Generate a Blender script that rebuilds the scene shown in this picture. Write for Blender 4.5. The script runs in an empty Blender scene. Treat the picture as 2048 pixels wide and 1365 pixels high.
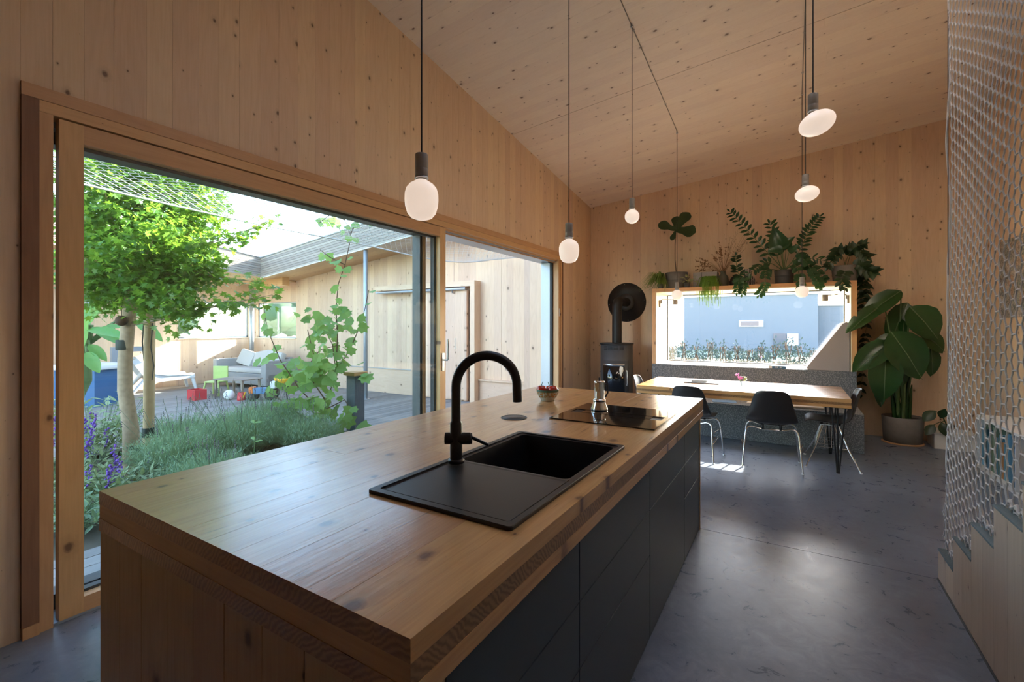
import bpy, bmesh, math, random
from mathutils import Vector, Matrix, Quaternion
random.seed(7)
scene = bpy.context.scene
COL = scene.collection

# ------------------------------------------------------------------ camera
CAM_H, FPX, YAW, CYP = 1.43, 920.0, 0.5452, 652.8
cam_d = bpy.data.cameras.new('camera'); cam = bpy.data.objects.new('camera', cam_d); COL.objects.link(cam)
cam.location = (0, 0, CAM_H)
cam.rotation_euler = (math.pi/2, 0, YAW)
cam_d.sensor_fit = 'HORIZONTAL'; cam_d.sensor_width = 36.0
cam_d.lens = 36.0*FPX/2048.0
cam_d.shift_x = 0.0
cam_d.shift_y = (CYP - 682.5)/2048.0
cam_d.clip_start = 0.05; cam_d.clip_end = 500
scene.camera = cam

# ------------------------------------------------------------------ light
SUN = Vector((0.30, 1.0, 0.46)).normalized()          # direction towards the sun
world = bpy.data.worlds.new('sky'); scene.world = world; world.use_nodes = True
wn = world.node_tree; wn.nodes.clear()
sky = wn.nodes.new('ShaderNodeTexSky'); sky.sky_type = 'NISHITA'; sky.sun_disc = False
sky.sun_elevation = math.asin(SUN.z); sky.sun_rotation = math.atan2(SUN.x, SUN.y)
sky.air_density = 1.0; sky.dust_density = 1.0; sky.ozone_density = 1.2; sky.altitude = 100
bg = wn.nodes.new('ShaderNodeBackground'); bg.inputs['Strength'].default_value = 0.55
wo = wn.nodes.new('ShaderNodeOutputWorld')
hz_ = wn.nodes.new('ShaderNodeHueSaturation'); hz_.inputs['Saturation'].default_value = 0.95     # clear summer sky
wn.links.new(sky.outputs[0], hz_.inputs['Color']); wn.links.new(hz_.outputs[0], bg.inputs[0]); wn.links.new(bg.outputs[0], wo.inputs[0])
sl = bpy.data.lights.new('sun', 'SUN'); sl.energy = 14.0; sl.angle = math.radians(0.6); sl.color = (1.0, 0.93, 0.82)
so = bpy.data.objects.new('sun', sl); COL.objects.link(so)
so.rotation_euler = SUN.to_track_quat('Z', 'Y').to_euler(); so.location = (3, 12, 9)

vs = scene.view_settings
vs.view_transform = 'Standard'; vs.look = 'None'; vs.exposure = 1.62; vs.gamma = 1.0; vs.use_curve_mapping = False

# ------------------------------------------------------------------ helpers
def V(*a): return Vector(a)
_D = Vector((-math.sin(YAW), math.cos(YAW), 0)); _R = Vector((math.cos(YAW), math.sin(YAW), 0))
def _ray(px, py): return _D + _R*((px-1024)/FPX) + Vector((0, 0, (CYP-py)/FPX))
_C = Vector((0, 0, CAM_H))
def aty(px, py, Y): d = _ray(px, py); return _C + d*(Y/d.y)
def atx(px, py, X): d = _ray(px, py); return _C + d*(X/d.x)
def atd(px, py, dep): return _C + _ray(px, py)*dep
def ceil_z(x, y): return 3.5 + .102*(x+3) - .128*(y-7.6)

class MB:
    def __init__(s): s.v = []; s.f = []; s.sm = []
    def add(s, vs_, fs, smooth=False):
        o = len(s.v); s.v += [tuple(p) for p in vs_]
        for q in fs: s.f.append(tuple(i+o for i in q)); s.sm.append(smooth)
        return s
    def box(s, x0, x1, y0, y1, z0, z1):
        x0, x1 = min(x0, x1), max(x0, x1); y0, y1 = min(y0, y1), max(y0, y1); z0, z1 = min(z0, z1), max(z0, z1)
        return s.add([(x0,y0,z0),(x1,y0,z0),(x1,y1,z0),(x0,y1,z0),(x0,y0,z1),(x1,y0,z1),(x1,y1,z1),(x0,y1,z1)],
            [(0,3,2,1),(4,5,6,7),(0,1,5,4),(1,2,6,5),(2,3,7,6),(3,0,4,7)])
    def bbox(s, x0, x1, y0, y1, z0, z1, b=.004):
        bm = bmesh.new(); r = bmesh.ops.create_cube(bm, size=1)
        for v in bm.verts: v.co = Vector(((x0+x1)/2+v.co.x*(x1-x0), (y0+y1)/2+v.co.y*(y1-y0), (z0+z1)/2+v.co.z*(z1-z0)))
        bmesh.ops.bevel(bm, geom=bm.edges[:], offset=b, segments=2, affect='EDGES', profile=.6)
        bm.verts.index_update(); s.add([v.co[:] for v in bm.verts], [[v.index for v in f.verts] for f in bm.faces], False); bm.free(); return s
    def prism(s, pts, axis, a, b):
        """closed polygon pts (2D) extruded along axis from a to b; other two axes in cyclic order"""
        n = len(pts)
        def mk(p, t):
            if axis == 0: return (t, p[0], p[1])
            if axis == 1: return (p[0], t, p[1])
            return (p[0], p[1], t)
        vs_ = [mk(p, a) for p in pts] + [mk(p, b) for p in pts]
        fs = [tuple(range(n)), tuple(range(2*n-1, n-1, -1))] + [(i, i+n, (i+1) % n+n, (i+1) % n) for i in range(n)]
        return s.add(vs_, fs)
    def tube(s, pts, r, n=8, cap=True, smooth=True):
        pts = [Vector(p) for p in pts]; rs = r if isinstance(r, (list, tuple)) else [r]*len(pts)
        t0 = (pts[1]-pts[0]).normalized(); up = Vector((0,0,1)) if abs(t0.z) < .9 else Vector((1,0,0))
        a = t0.cross(up).normalized(); vs_ = []
        for i, p in enumerate(pts):
            if i == 0: t = t0
            elif i == len(pts)-1: t = (pts[i]-pts[i-1]).normalized()
            else: t = ((pts[i+1]-pts[i]).normalized() + (pts[i]-pts[i-1]).normalized())
            if t.length < 1e-6: t = t0
            t = t.normalized(); a = (a - t*a.dot(t))
            if a.length < 1e-6: a = t.orthogonal()
            a.normalize(); b = t.cross(a)
            for k in range(n):
                th = 2*math.pi*k/n; vs_.append(p + (a*math.cos(th)+b*math.sin(th))*rs[i])
        fs = []
        for i in range(len(pts)-1):
            for k in range(n):
                k2 = (k+1) % n; fs.append((i*n+k, i*n+k2, (i+1)*n+k2, (i+1)*n+k))
        s.add(vs_, fs, smooth)
        if cap:
            o = len(vs_)
            s.add(vs_[:n], [tuple(range(n-1, -1, -1))]); s.add(vs_[-n:], [tuple(range(n))])
        return s
    def lathe(s, prof, n=24, c=(0,0,0), axis=2, smooth=True):
        vs_ = []; m = len(prof)
        for (r, h) in prof:
            for k in range(n):
                th = 2*math.pi*k/n; x, y = r*math.cos(th), r*math.sin(th)
                p = (x, y, h) if axis == 2 else ((x, h, y) if axis == 1 else (h, x, y))
                vs_.append((p[0]+c[0], p[1]+c[1], p[2]+c[2]))
        fs = [(i*n+k, i*n+(k+1) % n, (i+1)*n+(k+1) % n, (i+1)*n+k) for i in range(m-1) for k in range(n)]
        s.add(vs_, fs, smooth)
        return s
    def sphere(s, c, rx, ry=None, rz=None, n=12, m=8):
        ry = ry or rx; rz = rz or rx
        vs_ = [(c[0], c[1], c[2]-rz)]
        for i in range(1, m):
            a = -math.pi/2 + math.pi*i/m
            for k in range(n):
                t = 2*math.pi*k/n; vs_.append((c[0]+rx*math.cos(a)*math.cos(t), c[1]+ry*math.cos(a)*math.sin(t), c[2]+rz*math.sin(a)))
        vs_.append((c[0], c[1], c[2]+rz)); L = len(vs_)-1
        fs = [(0, 1+(k+1) % n, 1+k) for k in range(n)]
        for i in range(m-2):
            for k in range(n): fs.append((1+i*n+k, 1+i*n+(k+1) % n, 1+(i+1)*n+(k+1) % n, 1+(i+1)*n+k))
        fs += [(L, 1+(m-2)*n+k, 1+(m-2)*n+(k+1) % n) for k in range(n)]
        return s.add(vs_, fs, True)
    def mesh(s, name):
        me = bpy.data.meshes.new(name); me.from_pydata(s.v, [], s.f); me.update()
        me.polygons.foreach_set('use_smooth', s.sm); return me
    def obj(s, name, mat, parent=None, **kw):
        return mobj(name, s.mesh(name), mat, parent, **kw)

def mobj(name, me, mat, parent=None, M=None, kind=None, label=None):
    o = bpy.data.objects.new(name, me); COL.objects.link(o)
    if mat is not None and not me.materials: me.materials.append(mat)
    if parent: o.parent = parent
    if M is not None: o.matrix_basis = M
    if kind: o['kind'] = kind
    if label: o['label'] = label
    return o
def thing(name, label, cat, loc=(0,0,0), rz=0, group=None):
    e = bpy.data.objects.new(name, None); COL.objects.link(e); e.empty_display_size = .1
    e.location = loc; e.rotation_euler = (0, 0, rz); e['label'] = label; e['category'] = cat
    if group: e['group'] = group
    return e
def tag(o, label, cat, group=None):
    o['label'] = label; o['category'] = cat
    if group: o['group'] = group
    return o
def struct(o): o['kind'] = 'structure'; return o
def semp(name, label=None):
    e = bpy.data.objects.new(name, None); COL.objects.link(e); e['kind'] = 'structure'
    if label: e['label'] = label
    return e
def orient(pos, d, up=(0,0,1), s=1.0):
    """local +Y -> d, local +Z near up"""
    d = Vector(d).normalized(); up = Vector(up); x = d.cross(up)
    if x.length < 1e-4: x = d.orthogonal()
    x.normalize(); z = x.cross(d).normalized()
    M = Matrix(((x.x, d.x, z.x, 0), (x.y, d.y, z.y, 0), (x.z, d.z, z.z, 0), (0,0,0,1)))
    M = M @ Matrix.Scale(s, 4); M.translation = Vector(pos); return M

# ------------------------------------------------------------------ materials
def nd(nt, typ, ins=None, **props):
    n = nt.nodes.new(typ)
    for k, v in props.items(): setattr(n, k, v)
    for k, v in (ins or {}).items():
        if isinstance(v, bpy.types.NodeSocket): nt.links.new(v, n.inputs[k])
        else: n.inputs[k].default_value = v
    return n
def mth(nt, op, a, b=None, c=None, clamp=False):
    ins = {0: a}
    if b is not None: ins[1] = b
    if c is not None: ins[2] = c
    n = nd(nt, 'ShaderNodeMath', ins, operation=op); n.use_clamp = clamp; return n.outputs[0]
def mixc(nt, f, a, b, blend='MIX'):
    n = nd(nt, 'ShaderNodeMix', None, data_type='RGBA', blend_type=blend)
    for i, v in ((0, f), (6, a), (7, b)):
        if isinstance(v, bpy.types.NodeSocket): nt.links.new(v, n.inputs[i])
        else: n.inputs[i].default_value = v if i == 0 else (*v[:3], 1)
    return n.outputs[2]
def ramp(nt, f, stops):
    n = nd(nt, 'ShaderNodeValToRGB', {0: f}); e = n.color_ramp.elements
    while len(e) < len(stops): e.new(.5)
    for i, (p, c) in enumerate(stops):
        e[i].position = p; e[i].color = (*(c if isinstance(c, (tuple, list)) else (c, c, c)), 1)
    return n.outputs[0]
def newmat(name):
    m = bpy.data.materials.new(name); m.use_nodes = True; nt = m.node_tree; nt.nodes.clear()
    out = nt.nodes.new('ShaderNodeOutputMaterial'); p = nt.nodes.new('ShaderNodeBsdfPrincipled')
    nt.links.new(p.outputs[0], out.inputs[0]); return m, nt, p, out
def plain(name, col, rough=.5, metal=0, var=.08, scale=30, coat=0, spec=None, bump=0, subsurf=0):
    m, nt, p, out = newmat(name)
    tc = nd(nt, 'ShaderNodeTexCoord').outputs['Object']
    nz = nd(nt, 'ShaderNodeTexNoise', {'Vector': tc, 'Scale': scale, 'Detail': 3.0}).outputs[0]
    oi = nd(nt, 'ShaderNodeObjectInfo').outputs['Random']
    f = mth(nt, 'ADD', mth(nt, 'MULTIPLY', mth(nt, 'SUBTRACT', nz, .5), var*2), mth(nt, 'MULTIPLY_ADD', mth(nt, 'SUBTRACT', oi, .5), var, 1.0))
    hs = nd(nt, 'ShaderNodeHueSaturation', {'Value': f, 'Color': (*col, 1)}).outputs[0]
    nt.links.new(hs, p.inputs['Base Color'])
    p.inputs['Roughness'].default_value = rough; p.inputs['Metallic'].default_value = metal
    if coat: p.inputs['Coat Weight'].default_value = coat; p.inputs['Coat Roughness'].default_value = .1
    if spec is not None: p.inputs['Specular IOR Level'].default_value = spec
    if bump:
        b = nd(nt, 'ShaderNodeBump', {'Strength': bump, 'Distance': .002, 'Height': nz}); nt.links.new(b.outputs[0], p.inputs['Normal'])
    return m

def wood(name, c1, c2, u, v, rough=.55, knots=1.0, kscale=5.0, tint=.10, board=None, coat=0, bump=.15, knotcol=(.13,.06,.03), gstr=1.0, hue=.0, endgrain=0, checks=0):
    """spruce boards: u = cross axis, v = grain axis (0,1,2); board = width of lamellae drawn as fine print on large panels"""
    m, nt, p, out = newmat(name)
    tc = nd(nt, 'ShaderNodeTexCoord').outputs['Object']
    rnd = nd(nt, 'ShaderNodeObjectInfo').outputs['Random']
    sp = nd(nt, 'ShaderNodeSeparateXYZ', {0: tc})
    U, Vv = sp.outputs[u], sp.outputs[v]; W = sp.outputs[3-u-v]
    if board:
        bi = mth(nt, 'FLOOR', mth(nt, 'DIVIDE', U, board))
        wn_ = nd(nt, 'ShaderNodeTexWhiteNoise', {'W': mth(nt, 'ADD', bi, mth(nt, 'MULTIPLY', rnd, 37.0))}, noise_dimensions='1D').outputs[0]
    else: wn_ = rnd
    voff = mth(nt, 'MULTIPLY_ADD', wn_, 23.0, Vv)
    # streaks along the grain
    cg = nd(nt, 'ShaderNodeCombineXYZ', {0: mth(nt, 'MULTIPLY', U, 1.0), 1: mth(nt, 'MULTIPLY', voff, .035), 2: W}).outputs[0]
    g = nd(nt, 'ShaderNodeTexNoise', {'Vector': cg, 'Scale': 120.0, 'Detail': 4.0, 'Roughness': .6}).outputs[0]
    cr = nd(nt, 'ShaderNodeCombineXYZ', {0: U, 1: mth(nt, 'MULTIPLY', voff, .16), 2: W}).outputs[0]
    r0 = nd(nt, 'ShaderNodeTexNoise', {'Vector': cr, 'Scale': 7.0, 'Detail': 1.0}).outputs[0]
    ring = mth(nt, 'PINGPONG', mth(nt, 'MULTIPLY', r0, 14.0), 1.0)
    ring = mth(nt, 'POWER', ring, 2.0)
    f = mth(nt, 'ADD', mth(nt, 'MULTIPLY', mth(nt, 'SUBTRACT', g, .3), 1.0*gstr), mth(nt, 'MULTIPLY', ring, .22*gstr), clamp=True)
    col = mixc(nt, f, c1, c2)
    # big soft tone drift
    big = nd(nt, 'ShaderNodeTexNoise', {'Vector': tc, 'Scale': .9, 'Detail': 2.0}).outputs[0]
    val = mth(nt, 'ADD', mth(nt, 'MULTIPLY_ADD', mth(nt, 'SUBTRACT', wn_, .5), tint*2, 1.0), mth(nt, 'MULTIPLY', mth(nt, 'SUBTRACT', big, .5), .18))
    col = nd(nt, 'ShaderNodeHueSaturation', {'Hue': mth(nt, 'MULTIPLY_ADD', mth(nt, 'SUBTRACT', wn_, .5), .012, .5+hue), 'Value': val, 'Color': col}).outputs[0]
    if knots:
        c2d = nd(nt, 'ShaderNodeCombineXYZ', {0: mth(nt, 'MULTIPLY', U, kscale), 1: mth(nt, 'MULTIPLY', voff, kscale*.72), 2: 0.0}).outputs[0]
        wob = nd(nt, 'ShaderNodeTexNoise', {'Vector': tc, 'Scale': 45.0, 'Detail': 2.0}).outputs[0]
        vo = nd(nt, 'ShaderNodeTexVoronoi', {'Vector': c2d, 'Scale': 1.0, 'Randomness': 1.0}, voronoi_dimensions='2D')
        rr = nd(nt, 'ShaderNodeSeparateColor', {0: vo.outputs['Color']})
        rad = mth(nt, 'MULTIPLY', mth(nt, 'POWER', rr.outputs[0], 3.0), .085*knots)
        rad = mth(nt, 'MULTIPLY', rad, mth(nt, 'MULTIPLY_ADD', wob, .9, .55))
        k = nd(nt, 'ShaderNodeMapRange', {0: mth(nt, 'DIVIDE', vo.outputs['Distance'], mth(nt, 'ADD', rad, .004)), 1: .55, 2: 1.25, 3: 1.0, 4: 0.0}, clamp=True).outputs[0]
        halo = nd(nt, 'ShaderNodeMapRange', {0: mth(nt, 'DIVIDE', vo.outputs['Distance'], mth(nt, 'ADD', rad, .004)), 1: 1.0, 2: 3.0, 3: .35, 4: 0.0}, clamp=True).outputs[0]
        col = mixc(nt, halo, col, tuple(c*.62 for c in c2))
        col = mixc(nt, mth(nt, 'MULTIPLY', k, .85), col, knotcol)
    if checks:   # fine dark drying cracks along the grain
        cc = nd(nt, 'ShaderNodeCombineXYZ', {0: U, 1: mth(nt, 'MULTIPLY', voff, .07), 2: 0.0}).outputs[0]
        ck = nd(nt, 'ShaderNodeTexNoise', {'Vector': cc, 'Scale': 62.0, 'Detail': 2.0}).outputs[0]
        cf = nd(nt, 'ShaderNodeMapRange', {0: ck, 1: .69, 2: .73, 3: 0.0, 4: checks}, clamp=True).outputs[0]
        col = mixc(nt, cf, col, tuple(q*.35 for q in c2))
    if board:
        fr = mth(nt, 'FRACT', mth(nt, 'DIVIDE', U, board))
        ln = nd(nt, 'ShaderNodeMapRange', {0: mth(nt, 'ABSOLUTE', mth(nt, 'SUBTRACT', fr, .5)), 1: .486, 2: .5, 3: 0.0, 4: .45}, clamp=True).outputs[0]
        col = mixc(nt, ln, col, tuple(c*.45 for c in c2))
    if endgrain:
        ns = nd(nt, 'ShaderNodeSeparateXYZ', {0: nd(nt, 'ShaderNodeTexCoord').outputs['Normal']})
        ef = nd(nt, 'ShaderNodeMapRange', {0: mth(nt, 'ABSOLUTE', ns.outputs[v]), 1: .6, 2: .85, 3: 0.0, 4: 1.0}, clamp=True).outputs[0]
        ce = nd(nt, 'ShaderNodeCombineXYZ', {0: mth(nt, 'MULTIPLY_ADD', wn_, .2, U), 1: W, 2: 0.0}).outputs[0]
        rg_ = nd(nt, 'ShaderNodeTexWave', {'Vector': ce, 'Scale': 26.0, 'Distortion': 9.0, 'Detail': 2.0, 'Detail Scale': .9}, wave_type='RINGS', rings_direction='Z').outputs[0]
        ec = mixc(nt, rg_, tuple(q*.50 for q in c2), tuple(q*.62 for q in c1))
        col = mixc(nt, mth(nt, 'MULTIPLY', ef, endgrain), col, ec)
    nt.links.new(col, p.inputs['Base Color'])
    rg = mth(nt, 'MULTIPLY_ADD', g, .18, rough-.09); nt.links.new(rg, p.inputs['Roughness'])
    if coat: p.inputs['Coat Weight'].default_value = coat; p.inputs['Coat Roughness'].default_value = .16
    if bump:
        b = nd(nt, 'ShaderNodeBump', {'Strength': bump, 'Distance': .0015, 'Height': f}); nt.links.new(b.outputs[0], p.inputs['Normal'])
        if coat:
            b2 = nd(nt, 'ShaderNodeBump', {'Strength': bump*.7, 'Distance': .0012, 'Height': f}); nt.links.new(b2.outputs[0], p.inputs['Coat Normal'])
    return m

def glassmat(name, tint=(.9,.95,.94), refl=1.0, ior=1.5):
    m = bpy.data.materials.new(name); m.use_nodes = True; nt = m.node_tree; nt.nodes.clear()
    out = nt.nodes.new('ShaderNodeOutputMaterial')
    tr = nd(nt, 'ShaderNodeBsdfTransparent', {0: (*tint, 1)}); gl = nd(nt, 'ShaderNodeBsdfGlossy', {'Color': (1,1,1,1), 'Roughness': 0.0})
    lw = nd(nt, 'ShaderNodeLayerWeight', {'Blend': .5}); nz = nd(nt, 'ShaderNodeTexNoise', {'Scale': 2.0})
    fr = mth(nt, 'MULTIPLY_ADD', mth(nt, 'POWER', lw.outputs['Facing'], 5.0), .94, .042)
    fac = mth(nt, 'MULTIPLY', fr, mth(nt, 'MULTIPLY_ADD', nz.outputs[0], .05*refl, .97*refl))
    mx = nd(nt, 'ShaderNodeMixShader', {0: fac, 1: tr.outputs[0], 2: gl.outputs[0]}); nt.links.new(mx.outputs[0], out.inputs[0])
    return m
def leafmat(name, c1, c2, rough=.45, trans=.35, scale=14, tcol=None, spec=.5):
    m, nt, p, out = newmat(name)
    tc = nd(nt, 'ShaderNodeTexCoord').outputs['Object']; rnd = nd(nt, 'ShaderNodeObjectInfo').outputs['Random']
    geo = nd(nt, 'ShaderNodeNewGeometry').outputs['Random Per Island']
    nz = nd(nt, 'ShaderNodeTexNoise', {'Vector': tc, 'Scale': scale, 'Detail': 2.0}).outputs[0]
    f = mth(nt, 'ADD', mth(nt, 'MULTIPLY', nz, .5), mth(nt, 'MULTIPLY', mth(nt, 'FRACT', mth(nt, 'ADD', geo, rnd)), .5), clamp=True)
    col = mixc(nt, f, c1, c2); nt.links.new(col, p.inputs['Base Color']); p.inputs['Roughness'].default_value = rough
    p.inputs['Specular IOR Level'].default_value = spec
    if trans:
        t = nd(nt, 'ShaderNodeBsdfTranslucent', {0: (*(tcol or (c2[0]*1.6, c2[1]*1.5, c2[2]*.8)), 1)})
        mx = nd(nt, 'ShaderNodeMixShader', {0: trans, 1: p.outputs[0], 2: t.outputs[0]}); nt.links.new(mx.outputs[0], out.inputs[0])
    return m

M = {}
SP1, SP2 = (.77,.56,.38), (.65,.435,.26)
M['wallL'] = wood('spruce_wall_boards_side', SP1, SP2, 1, 2, tint=.055, kscale=7.5, knots=1.0)
M['wallB'] = wood('spruce_wall_boards_back', SP1, SP2, 0, 2, tint=.055, kscale=7.5, knots=1.05)
M['ceil'] = wood('spruce_ceiling_boards', (.81,.69,.56), (.72,.59,.46), 1, 0, kscale=7.5, knots=1.1, tint=.035)
M['wallR'] = wood('spruce_wall_panel_right', SP1, SP2, 1, 2, board=.12)
M['string'] = wood('spruce_stair_boards', (.62,.51,.40), (.50,.40,.30), 1, 2, tint=.05, kscale=6)
M['outB'] = wood('spruce_courtyard_wall_facing', (.78,.57,.41), (.64,.43,.28), 0, 2, board=.14, kscale=4.5)
M['outC'] = wood('spruce_courtyard_wall_side', (.78,.57,.41), (.64,.43,.28), 1, 2, board=.14, kscale=4.5)
M['outH'] = wood('spruce_board_horizontal', (.78,.57,.41), (.64,.43,.28), 2, 0)
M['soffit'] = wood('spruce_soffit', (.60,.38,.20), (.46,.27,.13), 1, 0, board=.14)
M['frameY'] = wood('larch_frame_along', (.68,.40,.19), (.53,.285,.12), 2, 1, knots=.5, kscale=2.5, rough=.4)
M['frameZ'] = wood('larch_frame_upright', (.68,.40,.19), (.53,.285,.12), 1, 2, knots=.5, kscale=2.5, rough=.4)
M['frameX'] = wood('larch_frame_cross', (.70,.40,.185), (.54,.28,.12), 2, 0, knots=.8, kscale=4, rough=.4)
M['frameXZ'] = wood('larch_box_upright', (.70,.40,.185), (.54,.28,.12), 0, 2, knots=.8, kscale=4, rough=.4)
M['darkpost'] = wood('dark_stained_post', (.30,.15,.075), (.20,.095,.045), 1, 2, knots=.6, kscale=3)
M['top'] = wood('oiled_spruce_worktop', (.66,.37,.145), (.47,.235,.08), 0, 1, rough=.34, knots=1.7, kscale=6.0, gstr=1.35, endgrain=.9, coat=.62, bump=.3, checks=.8, knotcol=(.10,.035,.012), tint=.06)
M['topX'] = wood('oiled_spruce_cross_layer', (.54,.31,.135), (.38,.20,.08), 1, 0, rough=.4, knots=.6, coat=.2, endgrain=1.0)
M['tabX'] = wood('oiled_table_cross_layer', (.56,.31,.13), (.40,.20,.08), 0, 1, rough=.4, knots=.6, coat=.2, endgrain=1.0)
M['islend'] = wood('oiled_spruce_end_planks', (.50,.32,.15), (.36,.215,.095), 0, 2, rough=.42, knots=1.5, kscale=4.2, knotcol=(.07,.025,.01), tint=.05)
M['table'] = wood('oiled_table_top', (.62,.34,.14), (.45,.225,.085), 1, 0, rough=.28, knots=1.0, kscale=4.2, coat=.6, bump=.2)
M['reveal'] = wood('pale_plywood_reveal', (.80,.68,.52), (.72,.58,.42), 1, 2, knots=0, rough=.5, tint=.03)
M['decking'] = wood('weathered_decking', (.30,.285,.27), (.20,.19,.18), 0, 1, knots=.4, rough=.7, tint=.2)
M['slat'] = wood('weathered_fascia_slat', (.36,.30,.25), (.24,.19,.155), 2, 0, knots=.3, rough=.75, tint=.18)
M['slatC'] = wood('weathered_fascia_slat_side', (.36,.30,.25), (.24,.19,.155), 2, 1, knots=.3, rough=.75, tint=.18)
M['cab'] = plain('dark_slate_lacquer', (.045,.060,.068), .40, var=.05, scale=6)
M['black'] = plain('matt_black_composite', (.012,.012,.013), .42, var=.15, scale=200, bump=.05)
M['tap'] = plain('matt_black_tap_metal', (.012,.012,.013), .32, var=.05)
M['bead'] = plain('glossy_highlight_bead', (.05,.05,.05), .12, .6, var=.02)  # glossy finish of the bead added to draw a highlight line
M['glassblack'] = plain('black_hob_glass', (.006,.006,.007), .04, var=.05, coat=.4)
M['chrome'] = plain('polished_chrome', (.78,.77,.74), .10, 1, var=.03)
M['steel'] = plain('brushed_steel', (.55,.56,.57), .3, 1, var=.05)
M['galv'] = plain('galvanised_steel', (.50,.53,.56), .42, .6, var=.12, scale=14)
M['darkmetal'] = plain('dark_grey_metal', (.075,.08,.085), .45, .3, var=.06)
M['slate'] = plain('slate_blue_metal', (.13,.155,.19), .5, .1, var=.06)
M['blackmetal'] = plain('black_stove_steel', (.018,.018,.019), .5, .2, var=.06)
M['stove'] = plain('graphite_stove_steel', (.10,.10,.105), .45, .35, var=.05)
M['seatplastic'] = plain('dark_grey_brown_plastic', (.022,.020,.020), .36, var=.08)
M['alu'] = plain('anodised_aluminium', (.42,.46,.52), .38, .55, var=.05)
M['gasket'] = plain('black_rubber_gasket', (.012,.013,.014), .55)
M['white'] = plain('white_lacquer', (.80,.80,.79), .4, var=.03)
M['cord'] = plain('black_woven_cord', (.02,.022,.02), .7)
M['greycord'] = plain('grey_cable', (.25,.23,.20), .6)
M['socket'] = plain('grey_porcelain_socket', (.30,.27,.24), .45, var=.04)
M['rope'] = plain('white_cotton_rope', (.72,.70,.68), .85, var=.12, scale=160, bump=.4)
M['netout'] = plain('white_outdoor_netting', (.80,.81,.82), .8, var=.08)
M['concpot'] = plain('grey_concrete_pot', (.20,.185,.17), .8, var=.22, scale=18, bump=.3)
M['darkpot'] = plain('dark_grey_glazed_pot', (.09,.085,.085), .5, var=.1)
M['whitepot'] = plain('off_white_glazed_pot', (.52,.50,.47), .45, var=.06)
M['olive'] = plain('olive_stoneware', (.13,.125,.085), .5, var=.18, scale=22)
M['soil'] = plain('dark_potting_soil', (.035,.022,.014), .95, var=.4, scale=60, bump=.6)
M['bark'] = plain('pale_brown_bark', (.40,.30,.20), .9, var=.35, scale=24, bump=.9)
M['stakewood'] = plain('peeled_round_stake', (.46,.34,.20), .8, var=.2, scale=16, bump=.3)
M['strap'] = plain('dark_green_rubber_strap', (.02,.035,.03), .7)
M['twig'] = plain('brown_twig', (.13,.075,.045), .8, var=.2)
M['stem'] = plain('green_stem', (.09,.15,.045), .55, var=.2)
M['greystem'] = plain('grey_green_stem', (.13,.19,.11), .7, var=.2)
M['earth'] = plain('garden_earth', (.10,.085,.06), .95, var=.5, scale=8, bump=.8)
M['lawn'] = plain('dry_meadow_ground', (.30,.31,.20), .95, var=.4, scale=.6)
M['bluebox'] = plain('blue_plastic_bin', (.035,.13,.30), .45)
M['cushion'] = plain('light_grey_cushion_fabric', (.58,.56,.53), .9, var=.08, scale=90, bump=.3)
M['greyfab'] = plain('mid_grey_woven_rattan', (.36,.36,.36), .8, var=.1, scale=120, bump=.3)
M['wedge'] = plain('taupe_wedge_cushion_fabric', (.36,.33,.32), .9, var=.08, scale=150, bump=.3)
M['lime'] = plain('lime_green_plastic', (.50,.62,.20), .4)
M['yellow'] = plain('yellow_plastic', (.80,.45,.03), .4)
M['red'] = plain('red_plastic', (.62,.05,.06), .4)
M['orange'] = plain('orange_plastic', (.75,.18,.03), .4)
M['bluetoy'] = plain('blue_toy_plastic', (.10,.22,.40), .4)
M['blacktoy'] = plain('black_toy_tyre', (.02,.02,.02), .6)
M['tomato'] = plain('ripe_tomato_skin', (.62,.035,.018), .14, var=.15, scale=12, coat=.5)
M['tomstem'] = plain('dark_green_tomato_stalk', (.03,.07,.015), .7)
M['paper'] = plain('white_paper', (.78,.75,.70), .7, var=.04)
M['bookblue'] = plain('blue_book_cover', (.05,.14,.24), .4)
M['notebook'] = plain('grey_notebook_cover', (.30,.31,.32), .5)
M['render'] = plain('pale_rendered_facade', (.20,.215,.24), .9, var=.04, scale=2)
M['dkwin'] = plain('dark_far_window', (.10,.12,.15), .15)
M['pink'] = plain('lilac_petals', (.60,.22,.55), .6, var=.25)
M['purple'] = plain('purple_sage_petals', (.16,.07,.42), .6, var=.3)
M['lavflower'] = plain('faded_lavender_spike', (.16,.13,.17), .8, var=.3)
M['dried'] = plain('dried_brown_seed_heads', (.24,.125,.06), .85, var=.35)
M['dryleaf'] = plain('dried_leaf_brown', (.09,.05,.025), .8, var=.3)
M['carpet'] = plain('blue_grey_ribbed_carpet', (.17,.23,.25), .95, var=.5, scale=260, bump=.9)
M['glass'] = glassmat('window_glass', (.95,.978,.975), .55)
M['glassC'] = glassmat('clear_window_glass', (.97,.98,.985), .9)
M['vaseglass'] = glassmat('clear_vase_glass', (.80,.84,.88), 1.0)
M['maple'] = leafmat('maple_leaf', (.045,.14,.020), (.12,.26,.04), .42, .42, tcol=(.30,.50,.05))
M['vine'] = leafmat('grape_leaf', (.12,.28,.06), (.27,.45,.13), .5, .42, tcol=(.38,.60,.14))
M['banana'] = leafmat('banana_leaf', (.07,.23,.05), (.16,.36,.10), .4, .4, tcol=(.35,.60,.10))
M['lav'] = leafmat('lavender_foliage', (.17,.29,.19), (.30,.44,.29), .7, .2)
M['sage'] = leafmat('grey_green_sage_leaf', (.20,.30,.16), (.36,.45,.28), .7, .2)
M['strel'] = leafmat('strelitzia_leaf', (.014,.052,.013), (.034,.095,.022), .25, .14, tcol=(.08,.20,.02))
M['fig'] = leafmat('fiddle_fig_leaf', (.016,.045,.012), (.04,.085,.022), .4, .12)
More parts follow.
